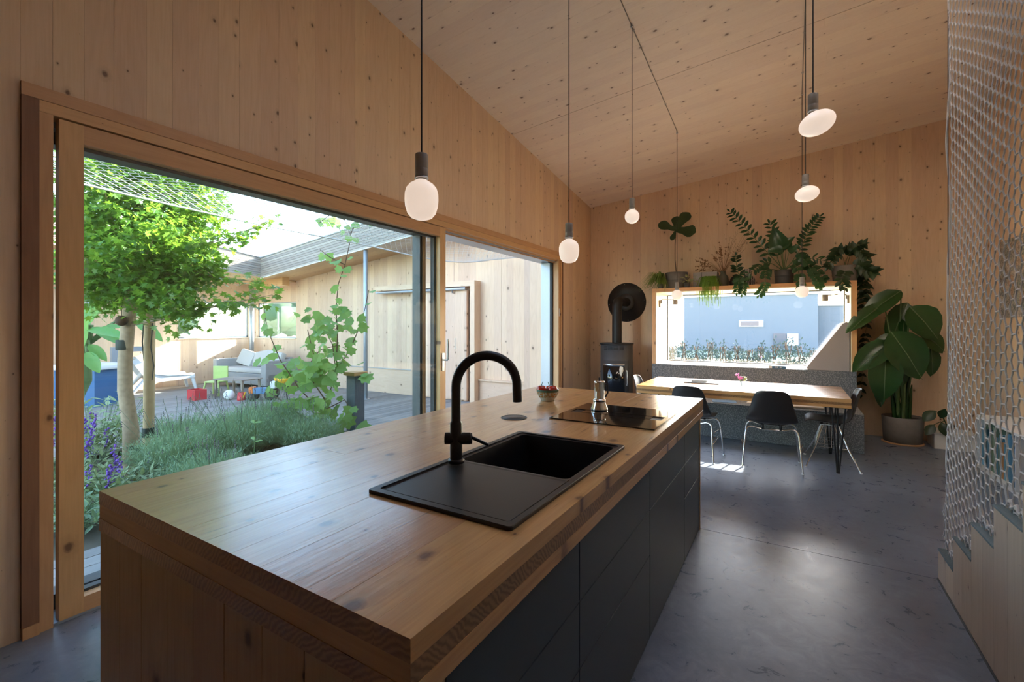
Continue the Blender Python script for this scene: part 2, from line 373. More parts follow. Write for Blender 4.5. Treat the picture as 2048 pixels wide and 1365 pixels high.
M['zz'] = leafmat('glossy_dark_leaf', (.018,.060,.022), (.045,.12,.045), .24, .12)
M['fern'] = leafmat('bright_fern_frond', (.11,.24,.03), (.24,.40,.07), .55, .35)
M['grass'] = leafmat('spider_plant_blade', (.10,.19,.035), (.22,.32,.08), .5, .25)
M['varieg'] = leafmat('variegated_leaf', (.13,.24,.06), (.55,.58,.30), .4, .2, scale=90)
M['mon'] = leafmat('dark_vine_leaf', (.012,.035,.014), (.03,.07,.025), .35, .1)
M['hedge'] = leafmat('hedge_leaf', (.07,.10,.09), (.12,.16,.14), 1.0, 0, spec=.05)
M['hill'] = leafmat('distant_tree_foliage', (.055,.10,.055), (.10,.16,.08), .9, 0, scale=.5)

# concrete floor
m, nt, p, out = newmat('polished_concrete')
tc = nd(nt, 'ShaderNodeTexCoord').outputs['Object']
n1 = nd(nt, 'ShaderNodeTexNoise', {'Vector': tc, 'Scale': 1.1, 'Detail': 7.0, 'Roughness': .62, 'Distortion': .6}).outputs[0]
n2 = nd(nt, 'ShaderNodeTexNoise', {'Vector': tc, 'Scale': 9.0, 'Detail': 6.0, 'Roughness': .7, 'Distortion': 1.2}).outputs[0]
n3 = nd(nt, 'ShaderNodeTexNoise', {'Vector': tc, 'Scale': 70.0, 'Detail': 3.0}).outputs[0]
c = ramp(nt, mth(nt, 'ADD', mth(nt, 'MULTIPLY', n1, .6), mth(nt, 'MULTIPLY', n2, .4)), [(.36, (.125,.152,.20)), (.5, (.175,.208,.265)), (.63, (.26,.30,.37))])
pit = nd(nt, 'ShaderNodeMapRange', {0: n3, 1: .74, 2: .80, 3: 0.0, 4: .12}, clamp=True).outputs[0]
nt.links.new(c, p.inputs['Base Color'])
nt.links.new(mth(nt, 'MULTIPLY_ADD', n2, .30, .16), p.inputs['Roughness'])
bp = nd(nt, 'ShaderNodeBump', {'Strength': .03, 'Distance': .003, 'Height': n2}); nt.links.new(bp.outputs[0], p.inputs['Normal'])
p.inputs['Specular IOR Level'].default_value = .7
M['concrete'] = m
# ribbed grey upholstery
m, nt, p, out = newmat('grey_felt_upholstery')
tc = nd(nt, 'ShaderNodeTexCoord').outputs['Object']
vo = nd(nt, 'ShaderNodeTexVoronoi', {'Vector': tc, 'Scale': 75.0}).outputs['Distance']
c = ramp(nt, vo, [(.15, (.30,.31,.32)), (.6, (.13,.14,.15))]); nt.links.new(c, p.inputs['Base Color']); p.inputs['Roughness'].default_value = .95
bp = nd(nt, 'ShaderNodeBump', {'Strength': .6, 'Distance': .004, 'Height': vo}); nt.links.new(bp.outputs[0], p.inputs['Normal'])
M['felt'] = m
# opal bulb glass that glows
m, nt, p, out = newmat('opal_bulb_glass')
lw = nd(nt, 'ShaderNodeTexNoise', {'Scale': 3.0})
p.inputs['Base Color'].default_value = (.62,.58,.54,1); p.inputs['Roughness'].default_value = .35
p.inputs['Emission Color'].default_value = (1.0,.80,.66,1)
nt.links.new(mth(nt, 'MULTIPLY_ADD', lw.outputs[0], .03, .22), p.inputs['Emission Strength'])
M['bulb'] = m
# striped vase, painted bowl, poster collage, book spines
m, nt, p, out = newmat('striped_vase_glaze')
tc = nd(nt, 'ShaderNodeTexCoord').outputs['Object']
wv = nd(nt, 'ShaderNodeTexWave', {'Vector': tc, 'Scale': 16.0, 'Distortion': 2.5, 'Detail': 1.0, 'Detail Scale': 1.5}, bands_direction='X').outputs[0]
nt.links.new(ramp(nt, wv, [(.48, (.05,.035,.035)), (.56, (.68,.62,.58))]), p.inputs['Base Color']); M['stripe'] = m
m, nt, p, out = newmat('painted_ceramic_bowl')
tc = nd(nt, 'ShaderNodeTexCoord').outputs['Object']; sp = nd(nt, 'ShaderNodeSeparateXYZ', {0: tc})
ang = mth(nt, 'ARCTAN2', sp.outputs[1], sp.outputs[0])
cv = nd(nt, 'ShaderNodeCombineXYZ', {0: mth(nt, 'MULTIPLY', ang, 3.2), 1: mth(nt, 'MULTIPLY', sp.outputs[2], 46.0), 2: 0.0}).outputs[0]
vor = nd(nt, 'ShaderNodeTexVoronoi', {'Vector': cv, 'Scale': 1.5, 'Randomness': .6}, voronoi_dimensions='2D')
pat = ramp(nt, vor.outputs['Distance'], [(.18, (.42,.06,.03)), (.28, (.60,.42,.10)), (.38, (.05,.10,.07)), (.55, (.55,.50,.38))])
zn = sp.outputs[2]
cream = (.58,.52,.40)
col = mixc(nt, mth(nt, 'GREATER_THAN', zn, .024), cream, pat)
col = mixc(nt, mth(nt, 'GREATER_THAN', zn, .062), col, (.10,.16,.10))
nt.links.new(col, p.inputs['Base Color']); p.inputs['Roughness'].default_value = .2; M['bowl'] = m
m, nt, p, out = newmat('botanical_collage_print')
tc = nd(nt, 'ShaderNodeTexCoord').outputs['Object']
vo = nd(nt, 'ShaderNodeTexVoronoi', {'Vector': tc, 'Scale': 9.0}); nz = nd(nt, 'ShaderNodeTexNoise', {'Vector': tc, 'Scale': 38.0, 'Detail': 4.0, 'Distortion': 1.5}).outputs[0]
sc = nd(nt, 'ShaderNodeSeparateColor', {0: vo.outputs['Color']})
a = ramp(nt, sc.outputs[0], [(.2, (.55,.46,.38)), (.4, (.08,.11,.12)), (.55, (.32,.38,.30)), (.75, (.50,.22,.06)), (.9, (.10,.14,.12))])
b = ramp(nt, nz, [(.45, (.62,.54,.46)), (.55, (.06,.09,.10))])
nt.links.new(mixc(nt, .55, a, b), p.inputs['Base Color']); M['poster'] = m

# ================================================================== STRUCTURE
XL, YB, XR, YR = -3.0, 7.6, 1.95, -3.2
def widths(a, b, w0, w1, seed):
    r = random.Random(seed); out = [a]
    while out[-1] < b - w1*1.2: out.append(out[-1] + r.uniform(w0, w1))
    out.append(b); return list(zip(out[:-1], out[1:]))
# floor: two power-floated slabs with a sawn joint
floor = struct(MB().box(-3.36, XR+.3, YR-.3, 7.9, -.30, -.06).obj('floor', M['concrete']))
MB().box(-3.06, XR, YR, 3.466, -.06, 0).obj('slab', M['concrete'], floor)
MB().box(-3.06, XR, 3.471, 7.6, -.06, 0).obj('slab', M['concrete'], floor)
# ceiling boards on a backing slab
ADDED_RLS = [(.98, 1.86, 1.2, 3.9, 'added long rooflight above the stair for extra daylight'), (-.95, -.12, 1.6, 3.9, 'added rooflight above the aisle for extra daylight')]   # both added out of view to let more daylight into the room
def roofpiece(mb, x0, x1, y0, y1, za, zb):
    q = [(x0, y0), (x1, y0), (x1, y1), (x0, y1)]
    return mb.add([(x, y, ceil_z(x, y)+za) for x, y in q] + [(x, y, ceil_z(x, y)+zb) for x, y in q], [(0,3,2,1),(4,5,6,7),(0,1,5,4),(1,2,6,5),(2,3,7,6),(3,0,4,7)])
mb = MB()
(ax0, ax1, ay0, ay1, _), (bx0, bx1, by0, by1, _) = ADDED_RLS
for (x0, x1, y0, y1) in ((-3.36, bx0, YR-.3, 8.05), (bx1, ax0, YR-.3, 8.05), (ax1, XR+.3, YR-.3, 8.05), (ax0, ax1, YR-.3, ay0), (ax0, ax1, ay1, 8.05), (bx0, bx1, YR-.3, by0), (bx0, bx1, by1, 8.05)): roofpiece(mb, x0, x1, y0, y1, .03, .34)
ceiling = struct(mb.obj('ceiling', M['ceil']))
for k, (x0, x1, y0, y1, lab) in enumerate(ADDED_RLS):
    e = semp('window_%d' % (7+k), lab); roofpiece(MB(), x0-.05, x1+.05, y0-.05, y1+.05, .345, .355).obj('pane', M['glassC'], e)
    n = int(math.ceil((y1-y0)/.58)); 
    for j in range(1, n): yy = y0+(y1-y0)*j/n; roofpiece(MB(), x0, x1, yy-.02, yy+.02, .031, .34).obj('sun_baffle', M['ceil'], e)  # crossbars added to keep direct sun from passing the rooflight openings
rc = random.Random(5)
cuts = [YR, 1.2, 1.6, 2.44, 3.9, 4.947, YB]
for (c0, c1) in zip(cuts[:-1], cuts[1:]):
  for (a, b) in widths(c0+(.005 if c0 in (2.44, 4.947) else 0), c1, .10, .145, int(c0*10)+40):
    b -= .0008; dz = rc.uniform(0, .0007); holes = sorted((h[0], h[1]) for h in ADDED_RLS if a >= h[2]-1e-6 and b <= h[3]+1e-6)
    solid = []; x = -3.03
    for h0, h1 in holes: solid.append((x, h0)); x = h1
    solid.append((x, XR)); segs = []
    for x0, x1 in solid:
        xs = [x0]
        while xs[-1] < x1-2.0: xs.append(xs[-1] + rc.uniform(1.9, 3.6))
        xs[-1:] = [x1] if (x1-xs[-1] < 1.0 and len(xs) > 1) else [xs[-1], x1]
        segs += list(zip(xs[:-1], xs[1:]))
    for x0, x1 in segs: roofpiece(MB(), x0, x1-.0006, a, b, dz, .029).obj('ceiling_board', M['ceil'], ceiling)
# left wall
OY0, OY1, OZ = .63, 6.44, 2.54
def yz_prism(y0, y1, z0, x0, x1, top=lambda y: ceil_z(-3, y)+.03):
    return MB().prism([(y0, z0), (y1, z0), (y1, top(y1)), (y0, top(y0))], 0, x0, x1)
mb = MB()
for (y0, y1, z0) in ((YR-.3, OY0, -.06), (OY0, OY1, OZ), (OY1, 7.9, -.06)):
    t = yz_prism(y0, y1, z0, -3.36, -3.03); mb.add(t.v, t.f)
wall_left = struct(mb.obj('wall_left', M['outC']))
rb = random.Random(21)
for (a, b) in widths(YR, OY0, .105, .145, 31) + widths(OY0, OY1, .105, .145, 32) + widths(OY1, YB, .105, .145, 33):
    z0 = OZ if (a >= OY0-1e-6 and b <= OY1+1e-6) else 0
    dx = rb.uniform(0, .0008); f = lambda y: ceil_z(-3, y)
    yz_prism(a, b-.0009, z0, -3.03, -3.0-dx, f).obj('wall_board', M['wallL'], wall_left)
# back wall
WX0, WX1, WZ0, WZ1 = -1.81, .70, .81, 2.0
mb = MB()
for (x0, x1, z0, z1) in ((-3.03, WX0+.02, -.06, None), (WX1-.02, XR+.3, -.06, None), (WX0+.02, WX1-.02, -.06, WZ0+.02), (WX0+.02, WX1-.02, WZ1-.02, None)):
    pts = [(x0, z0), (x1, z0), (x1, z1 if z1 else ceil_z(x1, YB)+.05), (x0, z1 if z1 else ceil_z(x0, YB)+.05)]
    mb.prism(pts, 1, 7.63, 7.9)
wall_back = struct(mb.obj('wall_back', M['outB']))
for (a, b) in widths(-3.0, WX0, .105, .145, 41) + widths(WX0, WX1, .105, .145, 42) + widths(WX1, XR, .105, .145, 43):
    segs = [(0, None)] if not (a >= WX0-1e-6 and b <= WX1+1e-6) else [(0, WZ0), (WZ1, None)]
    dy = rb.uniform(0, .0008); b -= .0009
    for z0, z1 in segs:
        pts = [(a, z0), (b, z0), (b, z1 if z1 else ceil_z(b, YB)), (a, z1 if z1 else ceil_z(a, YB))]
        MB().prism(pts, 1, YB+dy, 7.63).obj('wall_board', M['wallB'], wall_back)
# right and rear walls (stair side and behind the viewer)
t = MB().prism([(YR-.3, -.06), (7.9, -.06), (7.9, ceil_z(XR, 7.9)+.03), (YR-.3, ceil_z(XR, YR-.3)+.03)], 0, XR+.03, XR+.3)
wall_right = struct(t.obj('wall_right', M['wallR']))
for (a, b) in widths(YR, YB, 1.1, 1.25, 51):
    MB().prism([(a, 0), (b-.002, 0), (b-.002, ceil_z(XR, b)), (a, ceil_z(XR, a))], 0, XR, XR+.03).obj('wall_panel', M['wallR'], wall_right)
mb = MB(); t = MB().prism([(-3.36, -.06), (XR+.3, -.06), (XR+.3, ceil_z(XR+.3, YR)+.05), (-3.36, ceil_z(-3.36, YR)+.05)], 1, YR-.3, YR); mb.add(t.v, t.f)
wall_rear = struct(mb.obj('wall_rear', M['wallB']))

# ---- sliding glazing in the left wall
trim = semp('trim_1', 'orange brown larch casing around the sliding glazing')
MB().box(-3.02, -2.985, .63, 6.47, 2.487, 2.547).obj('head_casing', M['frameY'], trim)
MB().box(-3.09, -2.990, .69, 6.44, 2.432, 2.4865).obj('head_board', M['frameY'], trim)
MB().box(-3.05, -2.983, .63, .688, .055, 2.486).obj('side_casing', M['darkpost'], trim, label='dark stained upright casing board')
MB().box(-3.05, -2.978, .632, .688, 0, .054).obj('foot_block', M['frameZ'], trim)
MB().box(-3.09, -2.990, .69, .737, 0, 2.431).obj('frame_post', M['frameZ'], trim)
MB().box(-3.09, -3.0, 6.30, 6.36, 0, 2.431).obj('frame_post', M['frameZ'], trim)
MB().box(-3.10, -2.992, 6.362, 6.405, 0, 2.431).obj('frame_post', M['frameZ'], trim)
MB().box(-3.05, -2.985, 6.406, 6.44, 0, 2.486).obj('side_casing', M['darkpost'], trim)
MB().box(-3.30, -3.14, 6.30, 6.44, 0, 2.40).obj('outer_frame', M['alu'], trim, label='blue grey aluminium outer frame')
MB().box(-3.135, -3.092, 6.275, 6.30, 0, 2.40).obj('gasket', M['gasket'], trim)
MB().box(-3.13, -3.09, 6.20, 6.30, 2.385, 2.43).obj('stop_block', M['gasket'], trim)
MB().box(-3.34, -3.27, .66, .735, 0, 2.43).obj('outer_frame', M['alu'], trim)
MB().box(-3.335, -3.10, .66, 6.44, 2.405, 2.54).obj('outer_head', M['alu'], trim)
for i in range(3): MB().box(-3.085+.018*i, -3.072+.018*i, 3.66, 6.30, 2.39+.012*i, 2.432).obj('guide_rail', M['frameY'] if i != 1 else M['alu'], trim)
MB().box(-3.34, -3.0, .69, 6.40, -.02, .012).obj('threshold', M['alu'], trim)
MB().box(-3.004, -2.9985, 6.315, 6.345, 1.58, 1.70).obj('strike_plate', M['white'], trim)

def sash(e, y0, y1, x_in, x_out, wst, ztop, zbot, rails, matz, maty, lab=None):
    xm = (x_in+x_out)/2
    MB().box(x_out, x_in, y0, y0+wst[0], .012, ztop).obj('stile', matz, e)
    MB().box(x_out, x_in, y1-wst[1], y1, .012, ztop).obj('stile', matz, e)
    MB().box(x_out, x_in, y0+wst[0], y1-wst[1], ztop-rails[0], ztop).obj('top_rail', maty, e)
    MB().box(x_out, x_in, y0+wst[0], y1-wst[1], .012, .012+rails[1]).obj('bottom_rail', maty, e)
    MB().box(xm-.004, xm+.004, y0+wst[0]-.01, y1-wst[1]+.01, .012+rails[1]-.01, ztop-rails[0]+.01).obj('pane', M['glass'], e)
w1 = semp('window_1', 'wide sliding glass panel in an orange brown timber sash')
sash(w1, .76, 3.645, -3.0, -3.055, (.09, .085), 2.425, 0, (.092, .075), M['frameZ'], M['frameY'])
MB().box(-3.10, -3.057, .80, .86, .012, 2.40).obj('outer_cladding', M['darkmetal'], w1)
MB().box(-3.10, -3.057, 3.53, 3.645, .012, 2.40).obj('outer_cladding', M['darkmetal'], w1)
MB().box(-3.10, -3.057, .86, 3.53, 2.315, 2.40).obj('outer_cladding', M['darkmetal'], w1)
MB().box(-3.10, -3.057, .86, 3.53, .012, .10).obj('outer_cladding', M['darkmetal'], w1)
h_pl = MB().box(-2.9995, -2.992, 3.585, 3.622, .98, 1.16).obj('handle_plate', M['steel'], w1)
hb = MB().tube([(-2.992, 3.604, 1.09), (-2.945, 3.604, 1.09), (-2.935, 3.604, 1.10), (-2.935, 3.604, 1.30)], .0095, 10).obj('handle', M['steel'], h_pl)
w2 = semp('window_2', 'fixed outer glass panel behind the sliding sash')
sash(w2, .70, 3.50, -3.15, -3.25, (.045, .07), 2.40, 0, (.06, .075), M['darkmetal'], M['darkmetal'])
MB().box(-3.235, -3.165, 3.50, 3.52, .012, 2.40).obj('seal', M['gasket'], w2)
MB().box(-3.145, -3.135, 3.46, 3.50, .012, 2.40).obj('brass_edge', M['frameZ'], w2)

# ---- deep window box in the back wall
w3 = semp('window_3', 'deep timber window box with a single fixed pane')
MB().box(WX0, WX1, 7.1, 7.95, 1.952, 2.0).obj('head_board', M['frameX'], w3)
MB().box(WX0, WX0+.05, 7.1, 7.95, .862, 1.951).obj('side_board', M['frameXZ'], w3)
MB().box(WX1-.05, WX1, 7.1, 7.95, .862, 1.951).obj('side_board', M['frameXZ'], w3)
MB().box(WX0, WX1, 7.165, 7.95, .812, .861).obj('sill_board', M['reveal'], w3)
MB().box(WX0+.0505, WX0+.062, 7.103, 7.9, .862, 1.938).obj('side_lining', M['reveal'], w3)
MB().box(WX1-.062, WX1-.0505, 7.103, 7.9, .862, 1.938).obj('side_lining', M['reveal'], w3)
MB().box(WX0+.0505, WX1-.0505, 7.103, 7.9, 1.939, 1.9515).obj('head_lining', M['reveal'], w3)
fx = MB(); a0, a1 = WX0+.062, WX1-.062
fx.box(a0, a0+.012, 7.84, 7.88, .862, 1.938).box(a1-.012, a1, 7.84, 7.88, .862, 1.938).box(a0, a1, 7.84, 7.88, 1.926, 1.938).box(a0, a1, 7.84, 7.88, .862, .874); fx.obj('pane_frame', M['darkmetal'], w3)
MB().box(a0+.01, a1-.01, 7.857, 7.865, .872, 1.928).obj('pane', M['glassC'], w3)

# ================================================================== KITCHEN ISLAND
IX0, IX1, IY0, IY1, IZ = -1.833, -.53, .555, 3.475, .92
# hole for the sink bowl
HX0, HX1, HY0, HY1 = -1.075, -.615, 1.375, 1.865
wt = thing('worktop', 'thick oiled spruce worktop of glued layers on the kitchen island', 'worktop', (0,0,0))
xs = [IX0, -1.733, -1.628, -1.517, -1.41, -1.30, -1.188, HX0, -.960, -.842, -.728, HX1, IX1]
rs = random.Random(3)
for x0, x1 in zip(xs[:-1], xs[1:]):
    x1 -= .0002
    if x0 >= HX0-1e-4 and x1 <= HX1+1e-4: segs = [(IY0, HY0), (HY1, IY1)]
    else:
        c_ = rs.uniform(1.2, 2.8); segs = [(IY0, c_-.0004), (c_, IY1)] if (x0 < -1.2) else [(IY0, IY1)]
    for y0, y1 in segs:
        ztop = IZ - rs.uniform(0, .0003)
        MB().bbox(x0, x1, y0, y1, IZ-.042, ztop, .0005).obj('stave', M['top'], wt)
ys = [IY0+.001]
while ys[-1] < IY1-.18: ys.append(ys[-1]+rs.uniform(.10, .16))
ys.append(IY1-.001)
for y0, y1 in zip(ys[:-1], ys[1:]):
    y1 -= .0005; segs = [(IX0+.001, IX1-.001)]
    if y1 > HY0 and y0 < HY1: segs = [(IX0+.001, HX0-.01), (HX1+.01, IX1-.001)]
    for x0, x1 in segs: MB().box(x0, x1, y0, y1, IZ-.0835, IZ-.0425).obj('cross_lamella', M['topX'], wt)
for (x0, x1, y0, y1) in ((IX0, HX0-.01, IY0, IY1), (HX1+.01, IX1, IY0, IY1), (HX0-.01, HX1+.01, IY0, HY0-.01), (HX0-.01, HX1+.01, HY1+.01, IY1)):
    MB().box(x0, x1, y0, y1, IZ-.122, IZ-.084).obj('bottom_layer', M['top'], wt)
ZC = IZ-.1225
# end panels of upright planks
ep = thing('island_end_panel', 'upright oiled planks closing the near end of the island', 'panel')
for (a, b) in widths(IX0, IX1-.012, .13, .16, 61):
    MB().bbox(a, b-.0012, .557+rs.uniform(0, .0012), .600, 0, ZC, .0012).obj('plank', M['islend'], ep)
ep2 = thing('island_end_panel', 'thin orange timber panel closing the far end of the island', 'panel')
for (a, b) in widths(IX0+.01, -.545, .2, .3, 62): MB().box(a, b-.001, 3.44, 3.465, 0, ZC).obj('plank', M['islend'], ep2)
bp_ = thing('island_back_panel', 'oiled spruce panel on the window side of the island', 'panel')
for (a, b) in widths(.602, 3.438, .25, .4, 63): MB().box(-1.82, -1.795, a, b-.001, 0, ZC).obj('plank', M['islend'], bp_)
# cabinets
cols = [(.668, 1.303, [.59, .385], 'first slate grey drawer cabinet below the drainer end of the worktop'),
        (1.303, 2.121, [.59, .385], 'wide slate grey cabinet below the black sink'),
        (2.121, 2.916, [.59], 'slate grey cabinet with one drawer and a tall front below the hob'),
        (2.916, 3.437, [.59, .385], 'narrow slate grey drawer cabinet at the far end of the island')]
for y0, y1, sp_, lab in cols:
    e = thing('kitchen_cabinet', lab, 'cabinet', (-.55, y0, 0), group='cabinets of the kitchen island')
    w = y1-y0
    top_ = .60 if (y0 < 2.0 and y1 > 1.25 and y0 > 1.0) else ZC-.012
    MB().box(-.60, -.0215, .002, w-.002, .004, top_).obj('carcass', M['cab'], e)
    zs = [.006] + sorted(sp_) + [ZC-.010]
    for z0, z1 in zip(zs[:-1], zs[1:]):
        MB().bbox(-.02, .0, .003, w-.003, z0+.002, z1-.0025, .0015).obj('drawer_front' if len(sp_) > 1 or z1 > .6 else 'door_front', M['cab'], e)
    if top_ < .7:  # rails around the bowl
        MB().box(-.0575, -.0215, .002, w-.002, .60, ZC-.012).obj('front_rail', M['cab'], e)
MB_ = MB().box(-.62, -.55, .602, .666, 0, ZC); tag(MB_.obj('filler_post', M['islend']), 'oiled timber filler post beside the first island cabinet', 'post')

# ---- sink
S0 = (-.85, 1.433)
sk = thing('kitchen_sink', 'black composite sink with drainer set into the worktop', 'sink', (S0[0], S0[1], IZ))
def rrect(x0, x1, y0, y1, r, n=5):
    pts = []
    for cx_, cy_, a0 in ((x1-r, y1-r, 0), (x0+r, y1-r, 90), (x0+r, y0+r, 180), (x1-r, y0+r, 270)):
        for k in range(n+1):
            a = math.radians(a0+90*k/n); pts.append((cx_+r*math.cos(a), cy_+r*math.sin(a)))
    return pts
L = lambda p, z: (p[0]-S0[0], p[1]-S0[1], z)
def loops(mb, rings, smooth=False):
    n = len(rings[0])
    for a, b in zip(rings[:-1], rings[1:]):
        vs_ = a+b; mb.add(vs_, [(i, (i+1) % n, n+(i+1) % n, n+i) for i in range(n)], smooth)
ro = rrect(-1.107, -.593, .972, 1.892, .012); ri = rrect(-1.083, -.612, .996, 1.872, .014)
mb = MB()
loops(mb, [[L(p, .0005) for p in ro], [L(p, .009) for p in ro], [L(((p[0]+.85)*.994-.85, (p[1]-1.433)*.997+1.433), .0115) for p in ro], [L(p, .0115) for p in ri], [L(p, .0065) for p in ri]])
mb.obj('rim', M['black'], sk)
dr = rrect(-1.083, -.612, .996, 1.372, .012)
mb = MB(); loops(mb, [[L(p, .0068) for p in dr], [L(((p[0]+.85)*.96-.85, (p[1]-1.19)*.95+1.19), .0058) for p in dr]])
mb.add([L(((p[0]+.85)*.96-.85, (p[1]-1.19)*.95+1.19), .0058) for p in dr], [tuple(range(len(dr)))]); mb.obj('drainer', M['black'], sk)
MB().tube([L((-1.07, 1.000), .0095), L((-.622, 1.000), .0095), L((-.6165, 1.006), .0095), L((-.6165, 1.372), .0095)], .0016, 8).obj('highlight_bead', M['bead'], sk)  # thin bead added to catch the bright highlight along the drainer edge
bo = rrect(-1.066, -.626, 1.385, 1.858, .025); bb = rrect(-1.055, -.637, 1.396, 1.847, .035)
mb = MB()
n_ = len(bo)
top_r = rrect(-1.083, -.612, 1.372, 1.872, .014)
loops(mb, [[L(p, .0068) for p in top_r], [L(p, .006) for p in bo], [L(p, -.185) for p in bb]], False)
mb.add([L(p, -.185) for p in bb], [tuple(range(n_))]); mb.obj('bowl', M['black'], sk)
mb = MB().lathe([(.0, .002), (.040, .002), (.045, .0)], 24, (0.0, .19, -.185)); mb.obj('drain', M['steel'], sk)
# ---- tap
tp = thing('kitchen_tap', 'matt black arched mixer tap behind the sink drainer', 'tap', (-1.046, 1.331, IZ+.012))
MB().lathe([(0, 0), (.030, 0), (.030, .010), (.024, .014), (.0, .014)], 28).obj('base_ring', M['tap'], tp)
MB().lathe([(.0225, .012), (.0225, .145), (.0185, .150), (.0185, .152)], 28).obj('body', M['tap'], tp)
dv = Vector((.80, .60, 0)); pts = [(0, 0, .15), (0, 0, .21), (0, 0, .278)]
for k in range(1, 25):
    a = math.pi*k/24*1.0; pts.append(dv*(.112*(1-math.cos(a))) + Vector((0, 0, .278+.112*math.sin(a))))
pts.append(dv*.224 + Vector((0, 0, .265))); pts.append(dv*.226+Vector((0, 0, .218)))
MB().tube(pts, .0175, 20).obj('spout', M['tap'], tp)
lv = Vector((.86, .51, 0))
vb_ = MB().tube([-lv*.040+Vector((0,0,.088)), lv*.052+Vector((0,0,.088))], .0215, 24).obj('valve_body', M['tap'], tp)
MB().tube([lv*.052+Vector((0,0,.088)), lv*.058+Vector((0,0,.088))], .0195, 24).obj('valve_ring', M['darkmetal'], vb_)
MB().tube([lv*.056+Vector((0,0,.092)), lv*.125+Vector((.0,-.012,.066))], [.0065, .0055], 12).obj('lever', M['tap'], vb_)
# ---- hob
hb_ = thing('induction_hob', 'black glass induction hob with a slot extractor set on the worktop', 'hob', (-.855, 2.556, IZ))
for x0 in (-.28, .05): MB().bbox(x0, x0+.23, -.286, .286, .0005, .0064, .001).obj('glass_plate', M['glassblack'], hb_)
for y0 in (-.286, .262): MB().box(-.0495, .0495, y0, y0+.024, .0005, .0063).obj('glass_strip', M['glassblack'], hb_)
hb_.rotation_euler = (0, 0, math.pi/2)
MB().box(-.049, .049, -.261, .261, .0005, .002).obj('vent_channel', M['black'], hb_)
MB().bbox(-.040, .040, -.20, .20, .0021, .0060, .001).obj('vent_cover', M['glassblack'], hb_)
# ---- round worktop outlet
ol = thing('pop_up_outlet', 'flush round dark grey outlet disc in the worktop', 'outlet', (-1.319, 2.196, IZ))
MB().lathe([(0, .0025), (.066, .0025), (.0665, .0008)], 40).obj('lid', M['darkmetal'], ol)
MB().lathe([(.0668, .0005), (.0668, .0032), (.073, .0030), (.0745, .0003)], 40).obj('ring', M['black'], ol)
# ---- chrome espresso pot
mk = thing('espresso_pot', 'polished chrome stovetop espresso pot on the hob', 'coffee pot', (-.985, 2.635, IZ+.0068))
MB().lathe([(0, 0), (.048, 0), (.050, .004), (.049, .012), (.036, .045), (.0345, .050)], 36).obj('boiler', M['chrome'], mk)
MB().lathe([(.0345, .050), (.037, .053), (.037, .062), (.034, .065), (.031, .066), (.030, .070)], 36).obj('collar', M['chrome'], mk)
mb = MB().lathe([(.030, .070), (.0300, .160), (.0305, .166)], 36); mb.obj('chamber', M['chrome'], mk)
MB().lathe([(.0305, .1662), (.0310, .172), (.022, .176), (0, .177)], 36).obj('lid', M['chrome'], mk)
MB().lathe([(.0, .177), (.004, .178), (.0025, .186), (.005, .192), (.0, .196)], 14).obj('knob', M['blackmetal'], mk)
MB().prism([(-.008, .115), (.008, .115), (.014, .166), (-.014, .166)], 1, -.040, -.029).obj('spout', M['chrome'], mk)
MB().tube([(.020, .026, .155), (.034, .044, .15), (.036, .047, .10), (.026, .034, .075)], .005, 8).obj('handle', M['blackmetal'], mk)
# ---- bowl of tomatoes
bw = thing('ceramic_bowl', 'small painted ceramic bowl on the worktop holding tomatoes', 'bowl', (-1.43, 2.83, IZ))
MB().lathe([(0, .004), (.042, .004), (.043, 0), (.047, 0), (.048, .010), (.060, .024), (.074, .050), (.078, .074), (.080, .078), (.076, .078), (.071, .050), (.056, .026), (.03, .016), (0, .014)], 40).obj('vessel', M['bowl'], bw)
def tomato(x, y, z, r, lab, tilt):
    t = thing('tomato', lab, 'tomato', (x, y, z), tilt, 'tomatoes in the painted bowl')
    pr = []
    for k in range(13):
        a = -math.pi/2+math.pi*k/12; rr = r*math.cos(a); hh = r*.86*math.sin(a)
        if k > 10: hh -= .10*r*(k-10)/2
        pr.append((max(rr, .0004), hh+r*.86))
    MB().lathe(pr, 24).obj('fruit', M['tomato'], t)
    mb = MB()
    for k in range(5):
        a = 2*math.pi*k/5; d = Vector((math.cos(a), math.sin(a), 0)); s_ = Vector((-d.y, d.x, 0))
        b = Vector((0, 0, r*1.70))
        mb.add([b-s_*.003, b+s_*.003, b+d*r*.55+Vector((0,0,.004))], [(0, 1, 2)])
    mb.tube([(0, 0, r*1.64), (.004, 0, r*1.64+.012), (.010, 0, r*1.64+.026)], .0022, 6); mb.obj('stalk', M['tomstem'], t)
tomato(-1.462, 2.80, IZ+.048, .034, 'ripe red tomato on the left of the painted bowl', .4)
tomato(-1.395, 2.835, IZ+.048, .034, 'ripe red tomato with a bent stalk on the right of the painted bowl', 1.9)
tomato(-1.44, 2.872, IZ+.045, .030, 'red tomato half hidden at the back of the painted bowl', 3.0)

